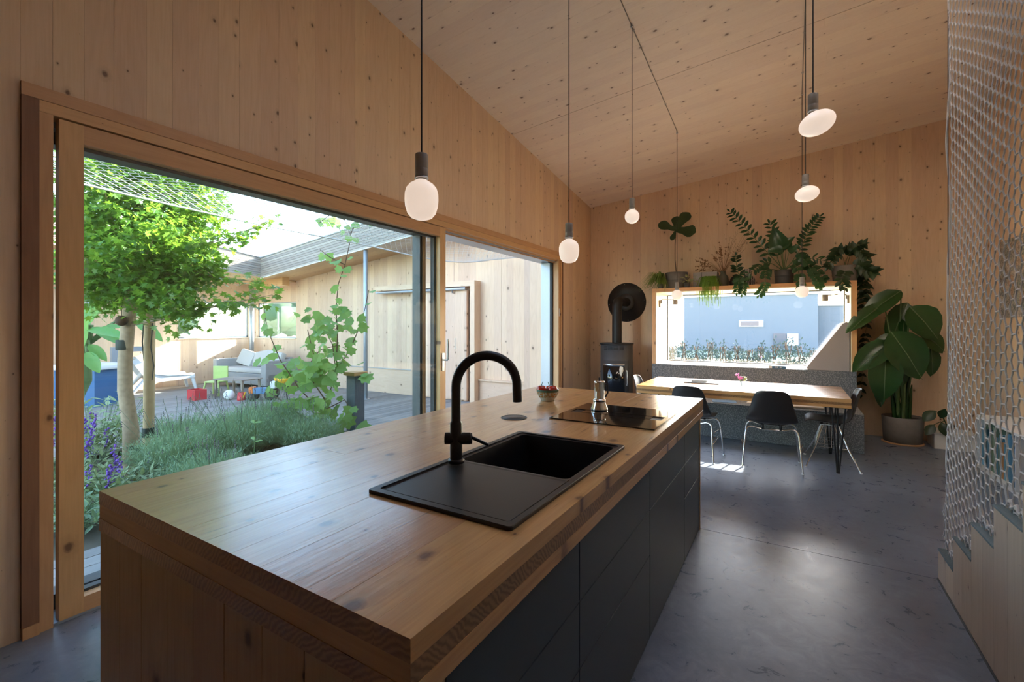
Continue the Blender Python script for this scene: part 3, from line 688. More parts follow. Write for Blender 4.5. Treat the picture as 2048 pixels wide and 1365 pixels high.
# ================================================================== PENDANTS
def pendant(x, y, zs_top, bulb, lab, tilt=0):
    e = thing('pendant_lamp', lab, 'lamp', (x, y, 0), group='bare bulb pendant lamps')
    zc = ceil_z(x, y); z = zs_top
    MB().tube([(0, 0, zc-.012), (0, 0, z)], .0032, 8).obj('cord', M['cord'], e)
    MB().lathe([(.0, 0), (.004, 0), (.014, -.006), (.014, -.012), (0, -.012)], 16, (0, 0, zc-.001)).obj('cord_hook', M['steel'], e)
    sr = .0245
    sk_ = MB().lathe([(0, z+.001), (sr-.002, z+.001), (sr, z-.002), (sr, z-.055), (sr-.0008, z-.056), (sr, z-.057), (sr, z-.086), (sr-.004, z-.088), (sr-.004, z-.104), (.018, z-.106)], 28).obj('socket', M['socket'], e)
    MB().lathe([(sr-.003, z-.0885), (sr+.002, z-.0895), (sr+.0022, z-.0935), (sr-.003, z-.0945)], 28).obj('rim_ring', M['steel'], sk_)
    zb = z-.098
    if bulb == 'tall': pr = [(.018, 0), (.026, -.006), (.045, -.018), (.058, -.034), (.0635, -.054), (.0645, -.078), (.062, -.104), (.054, -.130), (.040, -.147), (.020, -.1545), (.0005, -.156)]
    elif bulb == 'round': pr = [(.018, 0)] + [(.064*math.sin(math.radians(a)), -.064+.064*math.cos(math.radians(a))-.0) for a in range(18, 180, 12)] + [(.0005, -.128)]
    elif bulb == 'squat': pr = [(.018, 0), (.030, -.006), (.052, -.020), (.064, -.040), (.066, -.062), (.063, -.088), (.050, -.112), (.030, -.124), (.0005, -.127)]
    else: pr = [(.018, 0)] + [(.086*math.sin(math.radians(a)), -.062+.062*math.cos(math.radians(a))) for a in range(16, 180, 11)] + [(.0005, -.124)]
    b = MB().lathe(pr, 36)
    M_ = Matrix.Translation((0, 0, zb))
    if tilt:
        ax = Quaternion(Vector((-math.sin(YAW), math.cos(YAW), 0)), tilt); M_ = M_ @ ax.to_matrix().to_4x4() @ Matrix.Translation((0, 0, .004))
    mobj('bulb', b.mesh('bulb'), M['bulb'], e, M_)
    return e
pendant(-1.22, 1.338, 2.094, 'tall', 'pendant lamp with tall opal bulb nearest, hanging over the near end of the island')
pendant(-1.22, 2.718, 2.090, 'tall', 'pendant lamp with tall opal bulb hanging in front of the open doorway')
pendant(-1.222, 4.095, 2.578, 'round', 'pendant lamp with small round opal globe hanging high above the stove')
pendant(-1.231, 6.048, 1.985, 'squat', 'small low pendant lamp on a pale cord over the left of the dining table')
pendant(.100, 2.921, 2.662, 'oval', 'pendant lamp with large tilted oval opal bulb nearest the rope net', -.38)
pendant(.100, 4.40, 2.652, 'oval', 'pendant lamp with tilted oval opal bulb high above the dining chair', -.22)
pendant(.105, 6.048, 1.975, 'squat', 'small low pendant lamp hanging over the right of the dining table')
def cable(x, y0, y1, lab):
    e = thing('ceiling_cable', lab, 'cable', (x, y0, 0), group='cables along the ceiling')
    n = 10; MB().tube([(0, (y1-y0)*k/n, ceil_z(x, y0+(y1-y0)*k/n)-.006) for k in range(n+1)], .004, 8).obj('wire', M['greycord'], e)
    y = y0+.3
    while y < y1:
        z = ceil_z(x, y); MB().tube([(-.009, y-y0, z+.001), (-.009, y-y0, z-.012), (.009, y-y0, z-.012), (.009, y-y0, z+.001)], .0025, 6).obj('clip', M['steel'], e); y += .62
cable(-1.222, -.5, 6.05, 'thin grey cable clipped along the ceiling above the island')
cable(.104, 1.0, 6.05, 'thin grey cable clipped along the ceiling above the aisle')

# ================================================================== DINING CORNER
bn = thing('window_bench', 'grey felt upholstered bench built under the window box', 'bench', (0,0,0))
MB().bbox(-1.81, .70, 7.102, 7.160, .442, .8605, .006).obj('backrest', M['felt'], bn)
MB().bbox(-1.81, .70, 6.42, 7.598, .002, .44, .008).obj('seat', M['felt'], bn)
# table
tb = thing('dining_table', 'long thick timber dining table with black hairpin legs', 'table', (0,0,0))
for (a, b) in widths(5.37, 6.42, .12, .16, 71): MB().bbox(-1.55, .488, a, b-.0006, .703, .74-rs.uniform(0, .0005), .001).obj('stave', M['table'], tb)
for (a, b) in widths(-1.549, .487, .12, .19, 72): MB().box(a, b-.0006, 5.371, 6.419, .678, .7025).obj('cross_lamella', M['tabX'], tb)
MB().box(-1.55, .488, 5.37, 6.42, .650, .6775).obj('bottom_layer', M['table'], tb)
def hairpin(x, y, sx):
    mb = MB(); f = Vector((x, y, .012))
    for dx, dy in ((-.055, -.05), (.055, -.05), (.0, .07)):
        mb.tube([(x+dx, y+dy, .648), tuple(f+Vector((dx*.14, dy*.14, 0)))], .0075, 8)
    mb.box(x-.08, x+.08, y-.08, y+.09, .6435, .6495); mb.lathe([(0, 0), (.016, 0), (.016, .022), (0, .022)], 12, (x, y, 0)); mb.obj('leg', M['blackmetal'], tb)
for x, y in ((.392, 5.47), (.377, 6.25), (-1.45, 5.47), (-1.45, 6.25)): hairpin(x, y, 1)
# chairs
def shell_mesh(name):
    prof = [(.215, .432, .165), (.222, .438, .185), (.205, .450, .205), (.15, .450, .222), (.07, .442, .232), (-.02, .436, .236), (-.10, .440, .236), (-.155, .462, .232), (-.185, .505, .222), (-.205, .56, .208), (-.222, .62, .192), (-.240, .69, .175), (-.255, .745, .158), (-.263, .775, .140), (-.267, .792, .115), (-.268, .797, .095)]
    nu = 12; vs_ = []
    for i, (y, z, hw) in enumerate(prof):
        t = min(1, max(0, (i-6)/4))            # 0 seat .. 1 back
        for k in range(nu+1):
            u = -1+2*k/nu; e_ = abs(u)**2.4
            x = hw*u; zz = z + (1-t)*.030*e_*min(1, i/3); yy = y + t*.045*e_*(1-.35*max(0, (i-11)/4))
            if i >= 13: zz -= .010*e_*(i-12)/3
            vs_.append((x, yy, zz))
    fs = [(i*(nu+1)+k, i*(nu+1)+k+1, (i+1)*(nu+1)+k+1, (i+1)*(nu+1)+k) for i in range(len(prof)-1) for k in range(nu)]
    return MB().add(vs_, fs, True).mesh(name)
SHELL = shell_mesh('seat_shell')
def chair(x, y, rz, base, lab):
    e = thing('dining_chair', lab, 'chair', (x, y, 0), rz, 'moulded shell chairs at the dining table')
    s_ = mobj('seat_shell', SHELL, M['seatplastic'], e)
    sm = s_.modifiers.new('thick', 'SOLIDIFY'); sm.thickness = .007; sm.offset = 0
    sm = s_.modifiers.new('round', 'SUBSURF'); sm.levels = 1; sm.render_levels = 1
    if base == 'stack':
        for s in (-1, 1):
            l1 = MB().tube([(s*.262, -.215, .004), (s*.232, -.165, .345), (s*.222, -.15, .385), (s*.20, -.145, .405), (s*.17, -.142, .408)], .0085, 10).obj('leg', M['chrome'], e)
            l2 = MB().tube([(s*.262, .215, .004), (s*.232, .165, .345), (s*.222, .15, .385), (s*.20, .145, .405), (s*.17, .142, .408)], .0085, 10).obj('leg', M['chrome'], e)
            MB().tube([(s*.262, -.215, 0), (s*.2615, -.2145, .012)], .012, 10).obj('glide', M['white'], l1)
            MB().tube([(s*.262, .215, 0), (s*.2615, .2145, .012)], .012, 10).obj('glide', M['white'], l2)
            mb = MB().tube([(s*.246, -.188, .19), (s*.268, -.13, .235), (s*.268, -.05, .245), (s*.25, .0, .23)], .005, 6)
            mb.tube([(s*.243, -.183, .225), (s*.262, -.12, .262), (s*.262, -.06, .255)], .005, 6); mb.obj('link_hook', M['chrome'], e)
            MB().tube([(s*.236, -.172, .30), (s*.236, .172, .30)], .005, 6).obj('side_rail', M['chrome'], e)
        for yy in (-.142, .142):
            MB().tube([(-.17, yy, .408), (-.11, yy*.95, .392), (-.06, yy*.92, .388), (.06, yy*.92, .388), (.11, yy*.95, .392), (.17, yy, .408)], .0085, 10).obj('cross_tube', M['chrome'], e)
        mb = MB()
        for sx in (-.08, .08):
            for yy in (-.131, .131): mb.lathe([(0, 0), (.014, 0), (.014, .050), (0, .050)], 10, (sx, yy, .388))
        mb.obj('mount', M['blackmetal'], e)
    else:
        ft = [(-.27, -.235), (.27, -.235), (-.27, .215), (.27, .215)]
        for fx_, fy_ in ft:
            l1 = MB().tube([(fx_*.30, fy_*.28, .425), (fx_*.62, fy_*.60, .20), (fx_, fy_, .005)], .007, 8).obj('leg', M['chrome'], e)
            MB().tube([(fx_, fy_, 0), (fx_, fy_, .010)], .012, 10).obj('glide', M['white'], l1)
        mb = MB(); r3 = [(.62*fx_, .60*fy_, .20) for fx_, fy_ in ft]
        for a, b in ((0, 1), (1, 3), (3, 2), (2, 0)):
            mb.tube([r3[a], r3[b]], .003, 6)
            A, B = Vector(r3[a]), Vector(r3[b])
            for t in (.25, .5, .75):
                p0 = A.lerp(B, t); mb.tube([p0, Vector((p0.x*.55, p0.y*.55, .405))], .0026, 6)
            mb.tube([A*1.0+Vector((0, 0, .035)), B+Vector((0, 0, .035))], .0026, 6)
        mb.obj('wire_bracing', M['chrome'], e)
        MB().tube([(-.10, -.08, .418), (.10, -.08, .418), (.10, .08, .418), (-.10, .08, .418), (-.10, -.08, .418)], .006, 8).obj('seat_ring', M['chrome'], e)
        mb = MB()
        for sx in (-.09, .09):
            for yy in (-.075, .075): mb.lathe([(0, 0), (.014, 0), (.014, .022), (0, .022)], 10, (sx, yy, .418))
        mb.obj('mount', M['blackmetal'], e)
chair(-.175, 5.43, .06, 'stack', 'dark shell chair on chrome legs, its back turned to the viewer at the table middle')
chair(-.92, 5.39, -.12, 'stack', 'dark shell chair partly hidden behind the island corner')
chair(.345, 5.815, math.pi/2, 'wire', 'dark shell chair with splayed chrome wire legs at the right end of the table')
chair(-1.47, 5.92, -math.pi/2, 'wire', 'dark shell chair behind the left end of the table with sun on its back edge')
# things on the table
tab = thing('tablet_computer', 'thin closed grey tablet computer lying on the dining table', 'tablet', (-.93, 5.99, .7402), .06)
MB().bbox(-.195, .195, -.10, .10, 0, .013, .003).obj('body', M['notebook'], tab)
nb = thing('notebook', 'small closed notebook with pale pages on the tablet', 'book', (-.955, 6.0, .7535), .12)
MB().box(-.085, .085, -.058, .058, .0015, .020).obj('pages', M['paper'], nb)
MB().box(-.087, .087, -.06, .06, .0202, .0225).box(-.087, .087, -.06, .06, 0, .0013).box(-.0885, -.0855, -.06, .06, 0, .0225).obj('cover', M['bluetoy'], nb)
vs2 = thing('flower_vase', 'small clear glass vase on the dining table', 'vase', (-.48, 5.79, .7402))
MB().lathe([(0, .001), (.028, .001), (.031, .005), (.031, .048), (.026, .058), (.022, .062), (.022, .068), (.0205, .068), (.0245, .056), (.029, .046), (.029, .008), (0, .006)], 28).obj('glass_body', M['vaseglass'], vs2)
MB().lathe([(0, .009), (.028, .009), (.028, .036), (0, .036)], 24).obj('water', M['glassC'], vs2)
fl = thing('flower_posy', 'lilac blossoms with a lime green sprig standing in the glass vase', 'flowers', (-.48, 5.79, .7402))
rf = random.Random(9); mb = MB(); mp = MB(); mg = MB()
for k in range(7):
    tip = Vector((rf.uniform(-.045, .012), rf.uniform(-.02, .02), rf.uniform(.095, .145)))
    mb.tube([(rf.uniform(-.01, .01), 0, .012), (tip.x*.3, tip.y*.3, .07), tip], .0014, 5)
    for j in range(9):
        c_ = tip+Vector((rf.uniform(-.014, .014), rf.uniform(-.014, .014), rf.uniform(-.012, .012)))
        mp.sphere(c_, rf.uniform(.004, .0075), n=6, m=4)
for k in range(5):
    tip = Vector((rf.uniform(.02, .05), rf.uniform(-.02, .02), rf.uniform(.085, .115))); mb.tube([(0, 0, .02), (tip.x*.4, tip.y*.4, .068), tip], .0013, 5)
    for j in range(4): mg.sphere(tip+Vector((rf.uniform(-.012, .012), rf.uniform(-.012, .012), rf.uniform(-.02, .012))), .011, .008, .003, n=6, m=4)
mb.obj('stems', M['stem'], fl); mp.obj('petals', M['pink'], fl, kind='stuff'); mg.obj('leaves', M['lime'], fl, kind='stuff')
# book on the sill, magazines under the table
bk = thing('book', 'thick blue book with white spine lettering lying on the window sill', 'book', (-.16, 7.19, .8615), .03)
MB().box(-.10, .10, -.066, .066, .003, .031).obj('pages', M['paper'], bk)
MB().box(-.103, .103, -.07, .07, .0312, .0345).box(-.103, .103, -.07, .07, 0, .0028).box(-.06, .103, -.073, -.0665, 0, .0345).obj('cover', M['bookblue'], bk)
mb = MB()
for k, (x0, w_) in enumerate(((-.03, .012), (-.012, .006), (.0, .010), (.030, .012), (.047, .006))):
    mb.box(x0, x0+w_, -.0738, -.0731, .010, .026)
mb.obj('lettering', M['paper'], bk)
for (x, y, z, rz, lab, mt) in ((-.75, 6.60, .4415, .2, 'folded magazine lying on the bench seat behind the table', 'bluetoy'), (-.34, 6.74, .4415, -.1, 'open magazine page on the bench seat beside the folded magazine', 'paper'), (.12, 6.70, .4415, .1, 'pale flat cushion pad lying on the right of the bench seat', 'cushion')):
    e = thing('magazine' if mt != 'cushion' else 'seat_pad', lab, 'magazine' if mt != 'cushion' else 'cushion', (x, y, z), rz)
    if mt == 'cushion': MB().bbox(-.2, .2, -.16, .16, 0, .022, .008).obj('pad', M['cushion'], e)
    else:
        MB().box(-.14, .14, -.10, .10, 0, .004).obj('pages', M['paper'], e); MB().box(-.142, .142, -.102, .102, .0042, .0052).obj('cover', M[mt], e)
# wedge cushion leaning in the window box
wc = thing('wedge_cushion', 'large grey triangular back cushion leaning in the right corner of the window box', 'cushion', (.635, 7.12, .8615))
MB().prism([(-.44, .002), (-.008, .002), (-.008, .60), (-.035, .62), (-.075, .60), (-.46, .03)], 1, 0, .60).obj('body', M['wedge'], wc)
# swing arm lamps
def swing(x, s, z, lab):
    e = thing('swing_arm_lamp', lab, 'lamp', (x, 7.30, z), group='reading lamps on the window box jambs')
    MB().box(-.002*s, .022*s, -.03, .03, -.075, .03).obj('wall_plate', M['socket'], e)
    MB().tube([(.03*s, 0, -.02), (.03*s, 0, .035)], .010, 10).obj('pivot', M['steel'], e)
    MB().tube([(.03*s, 0, .03), (.05*s, -.02, .046), (.24*s, -.10, .03)], .007, 8).obj('arm', M['socket'], e)
    MB().lathe([(.0, .025), (.034, .025), (.036, .02), (.036, -.06), (.033, -.06), (.033, .016), (0, .016)], 24, (.26*s, -.108, .015)).obj('shade', M['socket'], e)
swing(WX0+.062, 1, 1.80, 'small white swing arm lamp on the left jamb of the window box')
swing(WX1-.062, -1, 1.80, 'small white swing arm lamp on the right jamb of the window box')

# ---- wood stove
st = thing('wood_stove', 'round graphite wood burning stove in the room corner', 'stove', (-2.36, 7.08, 0))
MB().lathe([(0, 0), (.245, 0), (.25, .01), (.25, 1.14), (0, 1.14)], 48).obj('body', M['stove'], st)
MB().lathe([(0, 1.165), (.262, 1.165), (.264, 1.16), (.264, 1.145), (.25, 1.1405), (0, 1.1405)], 48).obj('top_plate', M['blackmetal'], st)
def arc(r, a0, a1, z0, z1, t, n=14):
    mb = MB(); o = []; i_ = []
    for k in range(n+1):
        a = math.radians(a0+(a1-a0)*k/n); o.append((math.cos(a), math.sin(a)))
    vs_ = [(r*c_, r*s_, z) for z in (z0, z1) for c_, s_ in o] + [((r+t)*c_, (r+t)*s_, z) for z in (z0, z1) for c_, s_ in o]
    m_ = n+1; fs = []
    for k in range(n):
        fs += [(k, m_+k, m_+k+1, k+1), (2*m_+k, 2*m_+k+1, 3*m_+k+1, 3*m_+k), (k, k+1, 2*m_+k+1, 2*m_+k), (m_+k, 3*m_+k, 3*m_+k+1, m_+k+1)]
    fs += [(0, 2*m_, 3*m_, m_), (n, m_+n, 3*m_+n, 2*m_+n)]
    return mb.add(vs_, fs, True)
FA = -72
dr_ = arc(.2505, FA-58, FA+46, .34, .90, .006).obj('door', M['stove'], st)
arc(.2568, FA-52, FA+28, .40, .845, .003).obj('door_glass', M['glassblack'], dr_)
arc(.2600, FA-52, FA+28, .815, .850, .003).obj('glass_strip', M['steel'], dr_)
for r_ in range(3):
    for k in range(4):
        arc(.2502, FA-50+k*20, FA-34+k*20, 1.065+r_*.022, 1.075+r_*.022, .0015, 4).obj('vent_slot', M['gasket'], st)
MB().tube([(.262*math.cos(math.radians(FA+36)), .262*math.sin(math.radians(FA+36)), .52), (.275*math.cos(math.radians(FA+36)), .275*math.sin(math.radians(FA+36)), .55), (.275*math.cos(math.radians(FA+36)), .275*math.sin(math.radians(FA+36)), .72), (.262*math.cos(math.radians(FA+36)), .262*math.sin(math.radians(FA+36)), .75)], .008, 8).obj('door_handle', M['steel'], dr_)
MB().tube([(.0, .02, 1.165), (.0, .02, 1.66), (.0, .03, 1.76), (.0, .07, 1.82), (.0, .13, 1.83), (.0, .49, 1.83)], .076, 28).obj('flue_pipe', M['blackmetal'], st)
MB().lathe([(.0775, 1.60), (.0775, 1.604)], 28, (0, .02, 0)).obj('pipe_seam', M['gasket'], st)
MB().lathe([(.12, .0), (.14, -.012), (.0765, -.018)], 32, (.0, .505, 1.83), axis=1).obj('flue_collar', M['darkmetal'], st)
MB().lathe([(.0, .0), (.0, -.008), (.325, -.008), (.327, -.004), (.327, 0)], 48, (.0, .518, 1.83), axis=1).obj('wall_rosette', M['blackmetal'], st)
mb = MB()
for k in range(4):
    a = math.pi/2*k+.1; mb.sphere((.30*math.cos(a), .509, 1.83+.30*math.sin(a)), .006, n=8, m=5)
mb.obj('rosette_screw', M['white'], st)
lp = thing('oak_leaf', 'pale dried oak leaf ornament hung on the stove front', 'ornament', (-2.36+.262*math.cos(math.radians(FA+16)), 7.08+.262*math.sin(math.radians(FA+16))-.004, .66))
MB().add([(0, 0, 0), (-.035, -.006, .07), (-.04, -.008, .12), (-.01, -.004, .16), (.03, -.002, .15), (.035, 0, .09), (.01, -.012, .08)], [(0,6,1), (1,6,2), (2,6,3), (3,6,4), (4,6,5), (5,6,0)]).obj('leaf_blade', M['brassleaf'] if 'brassleaf' in M else M['reveal'], lp)

# ================================================================== STAIR, NET, RIGHT SIDE
SX = .71; RUN, RISE, SY0 = .2755, .1735, 3.462
sr_ = thing('staircase', 'pale timber stair with stepped board side and blue grey carpeted treads', 'stairs', (0,0,0))
NST = 14
for i in range(NST):
    y1 = SY0-RUN*i; y0 = y1-RUN; z = RISE*(i+1)-.006
    if z > 2.6: break
    for (a, b) in ((y0+.0008, y0+RUN*.48), (y0+RUN*.48+.0008, y1)):
        MB().box(SX, SX+.03, a, b, 0, z).obj('side_board', M['string'], sr_)
    MB().bbox(SX-.002, XR-.002, y0-.0, y1+.006, z+.0005, z+.012, .003).obj('tread', M['carpet'], sr_)
    MB().box(SX+.031, XR-.002, y1-.022, y1, max(0, z-RISE+.013), z).obj('riser', M['string'], sr_)
skb = MB().box(SX-.006, SX-.001, SY0-RUN*NST, SY0, 0, .012); struct(skb.obj('baseboard_stair', M['darkmetal']))
# rope net: hexagonal cells
NX = SX+.028; rn = random.Random(17)
CW, CH = .050, .056
def stepz(y): return RISE*(max(0, math.floor((SY0-y)/RUN))+1)+.012
net = thing('rope_net', 'white knotted rope net hanging from the ceiling as the stair guard', 'net', (NX, SY0, 0))
mb = MB(); CW, CP, NC, RR = .0525, .064, 34, .0034
def sy_(i, z):
    y = -.078-i*CW + .0085*-math.cos(2*math.pi*z/CP+math.pi*i)
    return y + .012*math.sin(z*2.1+i*.11)*min(1, i/6+.3) + .006*math.sin(z*4.7+i*.35)
def sg(i, z): return z - .030*math.sin(min(1.0, i/17)*math.pi)*max(0, 1-abs(z-1.1)/1.6) - .004*i*max(0, min(1, (1.5-z)*1.2))
for i in range(NC):
    yw = SY0-.078-i*CW; z0 = stepz(yw)+.02; z1 = ceil_z(NX, yw)-.015; pts = []; z = z0
    while z < z1: pts.append(Vector((.010*math.sin(yw*3.1+z*1.7), sy_(i, z), sg(i, z)))); z += CP/4
    mb.tube(pts, RR, 4, True, True)
    if i+1 < NC:
        k = int(z0/CP)
        while True:
            zz_ = (k+(.5 if i % 2 else 0))*CP; k += 1
            if zz_ > z1-.03: break
            if zz_ < max(z0, stepz(yw-CW)+.02): continue
            a_ = Vector((.010*math.sin(yw*3.1+zz_*1.7), sy_(i, zz_), sg(i, zz_))); b_ = Vector((.010*math.sin((yw-CW)*3.1+zz_*1.7), sy_(i+1, zz_), sg(i+1, zz_)))
            mb.tube([a_, b_], RR*1.15, 4, False, True)
mb.obj('mesh', M['rope'], net)
MB().tube([(-.004, -.074, .2), (-.004, -.074, ceil_z(NX, SY0)-.01)], .0022, 6).obj('edge_wire', M['darkmetal'], net)
# bundled free edge rope
pts = []; z = .24
while z < ceil_z(NX, SY0)-.02:
    pts.append(Vector((.006*math.sin(z*7), -.068+.010*math.sin(z*11.0)+.004*math.sin(z*29), z))); z += .02
MB().tube(pts, .0052, 6).obj('edge_rope', M['rope'], net)
# gathered bottom edge and hooks on every tread
for i in range(8):
    y1 = SY0-RUN*i-(.06 if i == 0 else .02); y0 = SY0-RUN*(i+1)+.02; z = RISE*(i+1)+.006
    m1 = MB(); n = 12
    for j in range(2):
        m1.tube([(rn.uniform(-.006, .006), y1-SY0-(y1-y0)*k/n, z+.030+.012*math.sin(k*1.9+i+j)+(.06 if (k == 0) else 0)) for k in range(n+1)], .0055, 6)
    m1.obj('hem_rope', M['rope'], net)
    for t in (.25, .7):
        yy = y1-(y1-y0)*t-SY0
        m2 = MB().tube([(0, yy, z+.0), (0, yy, z+.018), (.0, yy+.012, z+.034), (0, yy+.022, z+.022), (0, yy+.012, z+.012)], .003, 6)
        m2.obj('hook', M['steel'], net)
m1 = MB()
for k in range(26):     # loose tail ends of the free edge near the first tread
    a = rn.uniform(0, 6.28); z = rn.uniform(.20, .46)
    m1.tube([(0, -.07, z), (.01*math.cos(a), -.05+.02*math.sin(a), z+.02), (.012*math.cos(a+1), -.045+.03*rn.random(), z-.02)], .0036, 5)
m1.obj('frayed_tail', M['rope'], net)
# print on the right wall
ps = thing('wall_print', 'botanical collage print on the wall behind the rope net', 'picture', (XR-.006, 6.72, 1.92))
MB().box(0, .004, -.62, .34, -.40, .42).obj('sheet', M['poster'], ps)
# low bookcase
bc = thing('bookcase', 'low white bookcase behind the rope net', 'bookcase', (1.62, 4.55, 0))
BL = 1.95
MB().box(0, .325, 0, BL, .505, .527).obj('top_board', M['white'], bc); MB().box(.31, .325, 0, BL, 0, .505).obj('back_board', M['white'], bc)
MB().box(0, .31, 0, BL, .0, .03).obj('bottom_board', M['white'], bc)
for y in (0, BL/2-.01, BL-.02): MB().box(0, .31, y, y+.02, .03, .505).obj('upright', M['white'], bc)
rk = random.Random(23); y = 4.575
cols_ = [((.06,.22,.36), 'mid blue'), ((.10,.32,.48), 'sky blue'), ((.04,.12,.16), 'dark teal'), ((.13,.20,.13), 'sage green'), ((.30,.42,.46), 'pale grey blue'), ((.45,.22,.08), 'rust brown'), ((.05,.05,.06), 'black'), ((.55,.50,.42), 'cream'), ((.20,.30,.22), 'moss green'), ((.35,.06,.05), 'dark red')]
bmats = [plain('book_cover_'+n.replace(' ', '_'), c_, .45) for c_, n in cols_]
order = ['first', 'second', 'third', 'fourth', 'fifth', 'sixth', 'seventh', 'eighth', 'ninth', 'tenth', 'eleventh', 'twelfth']
cnt = {}
while y < 4.55+BL-.07:
    if abs(y-(4.55+BL/2)) < .05: y = 4.55+BL/2+.03
    k = rk.randrange(10) if y < 5.4 else rk.choice([0, 1, 2, 3, 1, 4, 8, 5]); w_ = rk.uniform(.025, .06); h_ = rk.uniform(.30, .44); n_ = cols_[k][1]
    cnt[n_] = cnt.get(n_, 0)+1
    bo_ = thing('book', f'{n_} book in the low bookcase, {order[(cnt[n_]-1) % 12]} such colour from the near end', 'book', (1.66, y, .031), group='books in the low bookcase')
    MB().box(.004, .21, .003, w_-.003, .004, h_-.004).obj('pages', M['paper'], bo_)
    MB().box(.0, .215, 0, .0028, 0, h_).box(0, .215, w_-.0028, w_, 0, h_).box(-.003, 0, 0, w_, 0, h_).obj('cover', bmats[k], bo_)
    y += w_+.001
bt = thing('brown_bottle', 'small brown glass bottle on the low bookcase', 'bottle', (1.74, 5.35, .5272))
MB().lathe([(0, 0), (.032, 0), (.034, .005), (.034, .10), (.028, .125), (.013, .145), (.012, .175), (0, .175)], 20).obj('body', plain('brown_bottle_glass', (.16,.05,.015), .1), bt)
MB().lathe([(.014, .172), (.014, .195), (0, .195)], 16).obj('cap', M['gasket'], bt)
# white box next to the big plant
bx_ = thing('storage_box', 'low white box on the floor beside the large potted plant', 'box', (1.62, 7.30, 0))
MB().bbox(-.19, .19, -.15, .18, .0, .165, .004).obj('body', M['white'], bx_); MB().bbox(-.194, .194, -.154, .184, .166, .19, .004).obj('lid', M['white'], bx_)

# ================================================================== INDOOR PLANTS
def leafmesh(name, prof, fold=.12, droop=.15, wave=0, seed=0):
    """prof: (t, half width) along a leaf of unit length; +Y tip, +Z upper side"""
    r = random.Random(seed); vs_ = []; n = len(prof)
    for i, (t, w) in enumerate(prof):
        z = -droop*t*t; y = t*(1-droop*.25*t)
        wv = wave*math.sin(i*2.1+seed)
        vs_ += [(-w, y, z+w*fold*2+wv*w), (-w*.5, y, z+w*fold*.7), (0, y, z), (w*.5, y, z+w*fold*.7), (w, y, z+w*fold*2-wv*w)]
    fs = []
    for i in range(n-1):
        for k in range(4): a = i*5+k; fs.append((a, a+1, a+6, a+5))
    me = MB().add(vs_, fs, True).mesh(name); return me
OVAL = [(0, .012), (.06, .06), (.18, .15), (.35, .225), (.52, .245), (.70, .205), (.85, .12), (.95, .045), (1, .004)]
BROAD = [(0, .012), (.05, .10), (.16, .21), (.34, .275), (.55, .27), (.74, .21), (.88, .12), (.96, .045), (1, .004)]
FIDDLE = [(0, .02), (.08, .11), (.22, .165), (.36, .17), (.55, .26), (.72, .32), (.86, .27), (.95, .15), (1, .01)]
LANCE = [(0, .01), (.1, .05), (.3, .095), (.55, .10), (.8, .06), (1, .003)]
HEART = [(0, .18), (.05, .27), (.18, .34), (.36, .32), (.55, .25), (.75, .14), (.9, .05), (1, .004)]
LM = {'oval': leafmesh('oval_leaf', OVAL, .10, .15), 'broad': leafmesh('broad_leaf', BROAD, .14, .22, .05, 1), 'fiddle': leafmesh('fiddle_leaf', FIDDLE, .08, .10, .08, 2),
      'lance': leafmesh('lance_leaf', LANCE, .12, .2), 'heart': leafmesh('heart_leaf', HEART, .12, .2), 'round': leafmesh('round_leaf', [(0, .05), (.08, .2), (.25, .34), (.5, .40), (.75, .33), (.92, .18), (1, .02)], .06, .1)}
_lc = {}
def lm(kind, mat):
    k = (kind, mat)
    if k not in _lc:
        me = LM[kind].copy(); me.materials.clear(); me.materials.append(M[mat]); _lc[k] = me
    return _lc[k]
def leaf(parent, kind, mat, pos, d, length, up=(0, -.3, 1), name='leaf', squash=1.0):
    Mx = orient(pos, d, up, length)
    if squash != 1: Mx = Mx @ Matrix.Diagonal((squash, 1, squash, 1))
    return mobj(name, lm(kind, mat), None, parent, Mx)
def potm(r0, r1, h, t=.012):
    return [(0, 0), (r0*.94, 0), (r0, .006), (r1, h), (r1-t, h), (r1-t-.006, h-.03), (0, h-.03)]
def pot(e, r0, r1, h, mat, soil=True, c=(0,0,0), n=36):
    MB().lathe(potm(r0, r1, h)[:5]+[(r1-.016, h-.05)], n, c).obj('pot', mat, e)
    if soil: MB().lathe([(r1-.013, h-.032), (r1*.5, h-.026), (0, h-.024)], n, c).obj('soil', M['soil'], e)

# ---- giant white bird of paradise in the corner
SPo = (1.17, 7.31)
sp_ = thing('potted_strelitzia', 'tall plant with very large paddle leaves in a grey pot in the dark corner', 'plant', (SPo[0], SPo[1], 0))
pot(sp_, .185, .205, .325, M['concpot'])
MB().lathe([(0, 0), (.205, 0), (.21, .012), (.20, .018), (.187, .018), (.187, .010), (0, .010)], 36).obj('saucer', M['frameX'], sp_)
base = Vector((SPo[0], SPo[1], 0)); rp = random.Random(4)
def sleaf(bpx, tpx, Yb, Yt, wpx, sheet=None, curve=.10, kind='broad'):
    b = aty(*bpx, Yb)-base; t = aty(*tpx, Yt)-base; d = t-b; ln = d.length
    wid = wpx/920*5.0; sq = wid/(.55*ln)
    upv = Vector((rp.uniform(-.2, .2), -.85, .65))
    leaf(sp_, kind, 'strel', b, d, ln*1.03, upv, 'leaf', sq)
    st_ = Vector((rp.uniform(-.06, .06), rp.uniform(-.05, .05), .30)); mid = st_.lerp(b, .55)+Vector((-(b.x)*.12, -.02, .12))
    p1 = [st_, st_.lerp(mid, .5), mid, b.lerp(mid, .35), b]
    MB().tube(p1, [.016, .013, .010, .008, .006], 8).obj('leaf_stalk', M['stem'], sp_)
    MB().tube([b, b+d*.5+Vector((0, -.006, -.02*ln)), b+d*.9+Vector((0, -.004, -.11*ln))], [.006, .004, .002], 6).obj('midrib', M['stem'], sp_)
